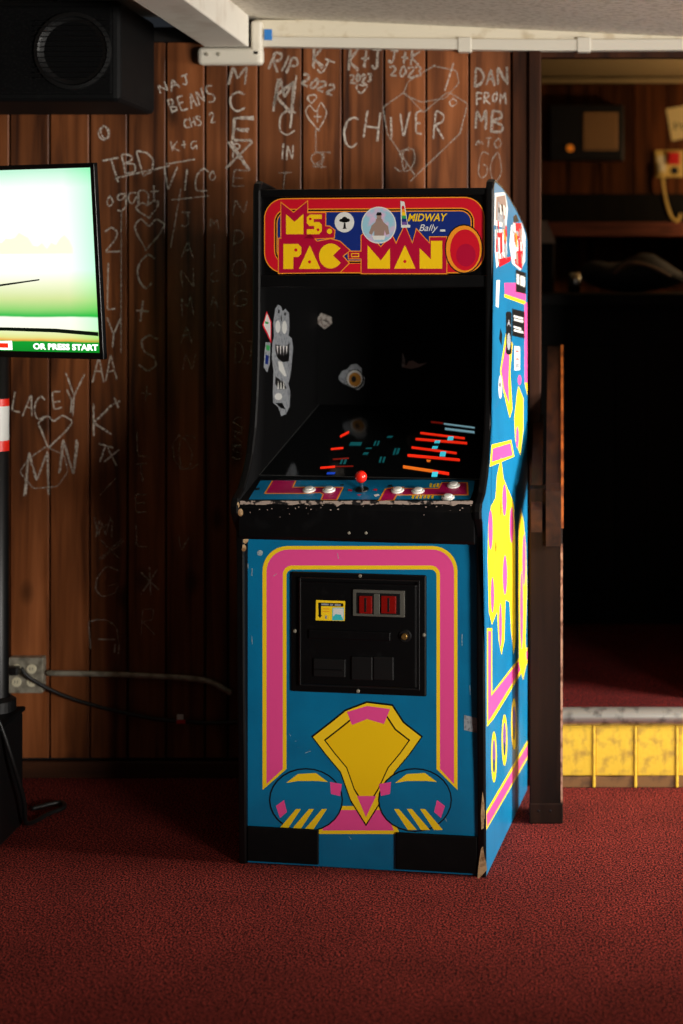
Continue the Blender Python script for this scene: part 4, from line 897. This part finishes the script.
C_('K+J', 349, 49, 9, 20, 0, 11, 2.1, passes=2); C_('2023', 350, 74, 5, 9, 0, 5.6, 1.8, passes=2); C_('@', 355, 85, 13, 10, 0, wd=1.6)
C_('J+K', 389, 50, 9, 14, -4, 11, 1.7, passes=2); C_('2023', 390, 66, 7, 10, -1, 8.6, 1.7, passes=2)
C_('C', 345, 116, 13, 31, -3, wd=2); C_('H', 366, 113, 14, 26, -6, wd=1.9); C_('I', 388, 117, 8, 24, 0, wd=1.8); C_('V', 400, 113, 12, 28, -3, wd=1.8); C_('E', 416, 112, 6, 24, 0, wd=1.8); C_('R', 434, 112, 10, 26, -3, wd=1.8)
C_('@', 372, 88, 86, 82, 0, wd=1.2, m='chalk_faint'); C_('/', 445, 64, 7, 26, 0, wd=1.5); C_('O', 398, 72, 60, 36, 10, wd=1.1, m='chalk_faint'); C_('o', 448, 97, 11, 12, 0, wd=1)
C_('DAN', 475, 68, 9, 18, 0, 11.5, 1.9, passes=2); C_('FROM', 477, 92, 5.5, 12, 0, 7.6, 1.6); C_('MB', 477, 110, 12, 21, -3, 15, 2, passes=2); C_('~TO', 475, 138, 8, 10, 0, 9, 1.2, 'chalk_faint'); C_('GO', 477, 152, 11, 30, 0, 13, 1, 'chalk_faint')
C_('O2T', 310, 152, 16, 16, 0, 2, 1.1, 'chalk_faint'); C_('SO', 396, 148, 14, 26, 0, 4, 1.1, 'chalk_faint')
# left part of the wall
C_('M', 229, 67, 17, 19, 0, wd=1.9, passes=2); C_('C', 229, 91, 15, 19, 0, wd=1.9); C_('E', 232, 117, 20, 24, 0, wd=2.1, passes=2); C_('X', 226, 141, 26, 31, 0, wd=1.8, passes=2); C_('R', 233, 142, 10, 18, 0, wd=1.4)
C_('ENDOGS', 233, 170, 13, 16, 0, 30, 1.2, 'chalk_faint', True); C_('DJ', 234, 341, 9, 24, 0, 11, 1.2, 'chalk_faint'); C_('SSS', 232, 418, 12, 14, 0, 14, 1.2, 'chalk_faint', True)
C_('NAJ', 157, 84, 9, 11, 18, 12, 1.6); C_('BEANS', 168, 100, 7.5, 17, 20, 9.4, 1.6); C_('CHS.2', 183, 119, 5, 11, 14, 6.4, 1.5)
C_('8', 100, 125, 8, 12); C_('OO', 98, 126, 10, 13, 0, 3, 1.3)
C_('TBD', 104, 160, 14, 22, 14, 17, 1.6); C_('-', 112, 174, 50, 10, 14, wd=1.5); C_('ogant', 104, 194, 10, 14, 6, 11, 1.4); C_('@', 133, 205, 28, 18, 12, wd=1.6); C_('@', 131, 220, 29, 30, 0, wd=1.6)
C_('VIC', 164, 166, 13, 24, -4, 16, 1.6); C_('-', 166, 160, 34, 8, 8, wd=1.3); C_('-', 168, 197, 34, 6, 6, wd=1.2); C_('K+a', 171, 142, 7, 9, 6, 9, 1.2); C_('/', 170, 188, 10, 56, 0, wd=1.2); C_('o', 208, 170, 9, 12, 0, wd=1.2)
C_('JANMAN', 182, 212, 12, 18, 0, 28.5, 1.4, 'chalk_faint', True); C_('MICA', 210, 218, 9, 13, 0, 26, 1.2, 'chalk_faint', True); C_('~', 209, 320, 12, 10, 0, wd=1.1, m='chalk_faint')
C_('C', 137, 256, 16, 34, 0, wd=2); C_('+', 133, 300, 16, 28, 0, wd=1.9); C_('S', 137, 334, 19, 36, 0, wd=1.8); C_('+', 139, 383, 12, 20, 0, wd=1.2, m='chalk_faint'); C_('LTEL', 137, 432, 12, 22, 0, 31, 1.3, 'chalk_faint', True)
C_('2', 105, 226, 15, 25, 0, wd=1.5); C_('by', 106, 262, 12, 44, 0, 3, 1.5); C_('b', 106, 260, 9, 40); C_('L', 107, 262, 8, 44, 0, wd=1.5); C_('Y', 107, 318, 13, 30, 0, wd=1.5); C_('AA', 92, 356, 11, 24, 0, 14, 1.3); C_('I', 118, 220, 6, 140, 0, wd=1.1, m='chalk_faint')
C_('K', 95, 402, 18, 30, -4, wd=1.9); C_('+', 110, 398, 9, 14, 20, wd=1.6); C_('TX', 97, 444, 16, 18, -12, 10, 1.4); C_('/', 100, 480, 16, 16, 0, wd=1.2, m='chalk_faint')
C_('LAC', 14, 392, 9, 22, -8, 11, 1.4); C_('EY', 52, 392, 10, 20, 4, 14, 1.4); C_('Y', 66, 372, 18, 42, 0, wd=1.3); C_('@', 32, 414, 32, 34, 0, wd=1.4); C_('M', 26, 452, 22, 40, 0, wd=1.6, passes=2); C_('N', 61, 440, 13, 30, -4, wd=1.9, passes=2); C_('O', 20, 446, 48, 40, 0, wd=1.1, m='chalk_faint')
C_('WM', 92, 518, 18, 20, 0, 2, 1.1, 'chalk_faint'); C_('X/', 98, 540, 20, 18, 0, 2, 1.0, 'chalk_faint'); C_('V', 176, 536, 11, 14, 0, wd=1.3, m='chalk_faint'); C_('Q', 170, 440, 10, 10); C_('OC', 170, 436, 18, 34, 10, 4, 1.0, 'chalk_faint')
C_('G', 92, 566, 24, 32, 0, wd=1.2, m='chalk_faint'); C_('*', 139, 566, 20, 28, 0, wd=1.3); C_('R', 141, 608, 14, 28, 0, wd=1.1, m='chalk_faint'); C_('n', 92, 616, 30, 30, 0, wd=1.2, m='chalk_faint'); C_('-', 100, 636, 20, 8, 0, wd=1.2); C_('II', 113, 644, 4, 10, 0, 4, 1.2)
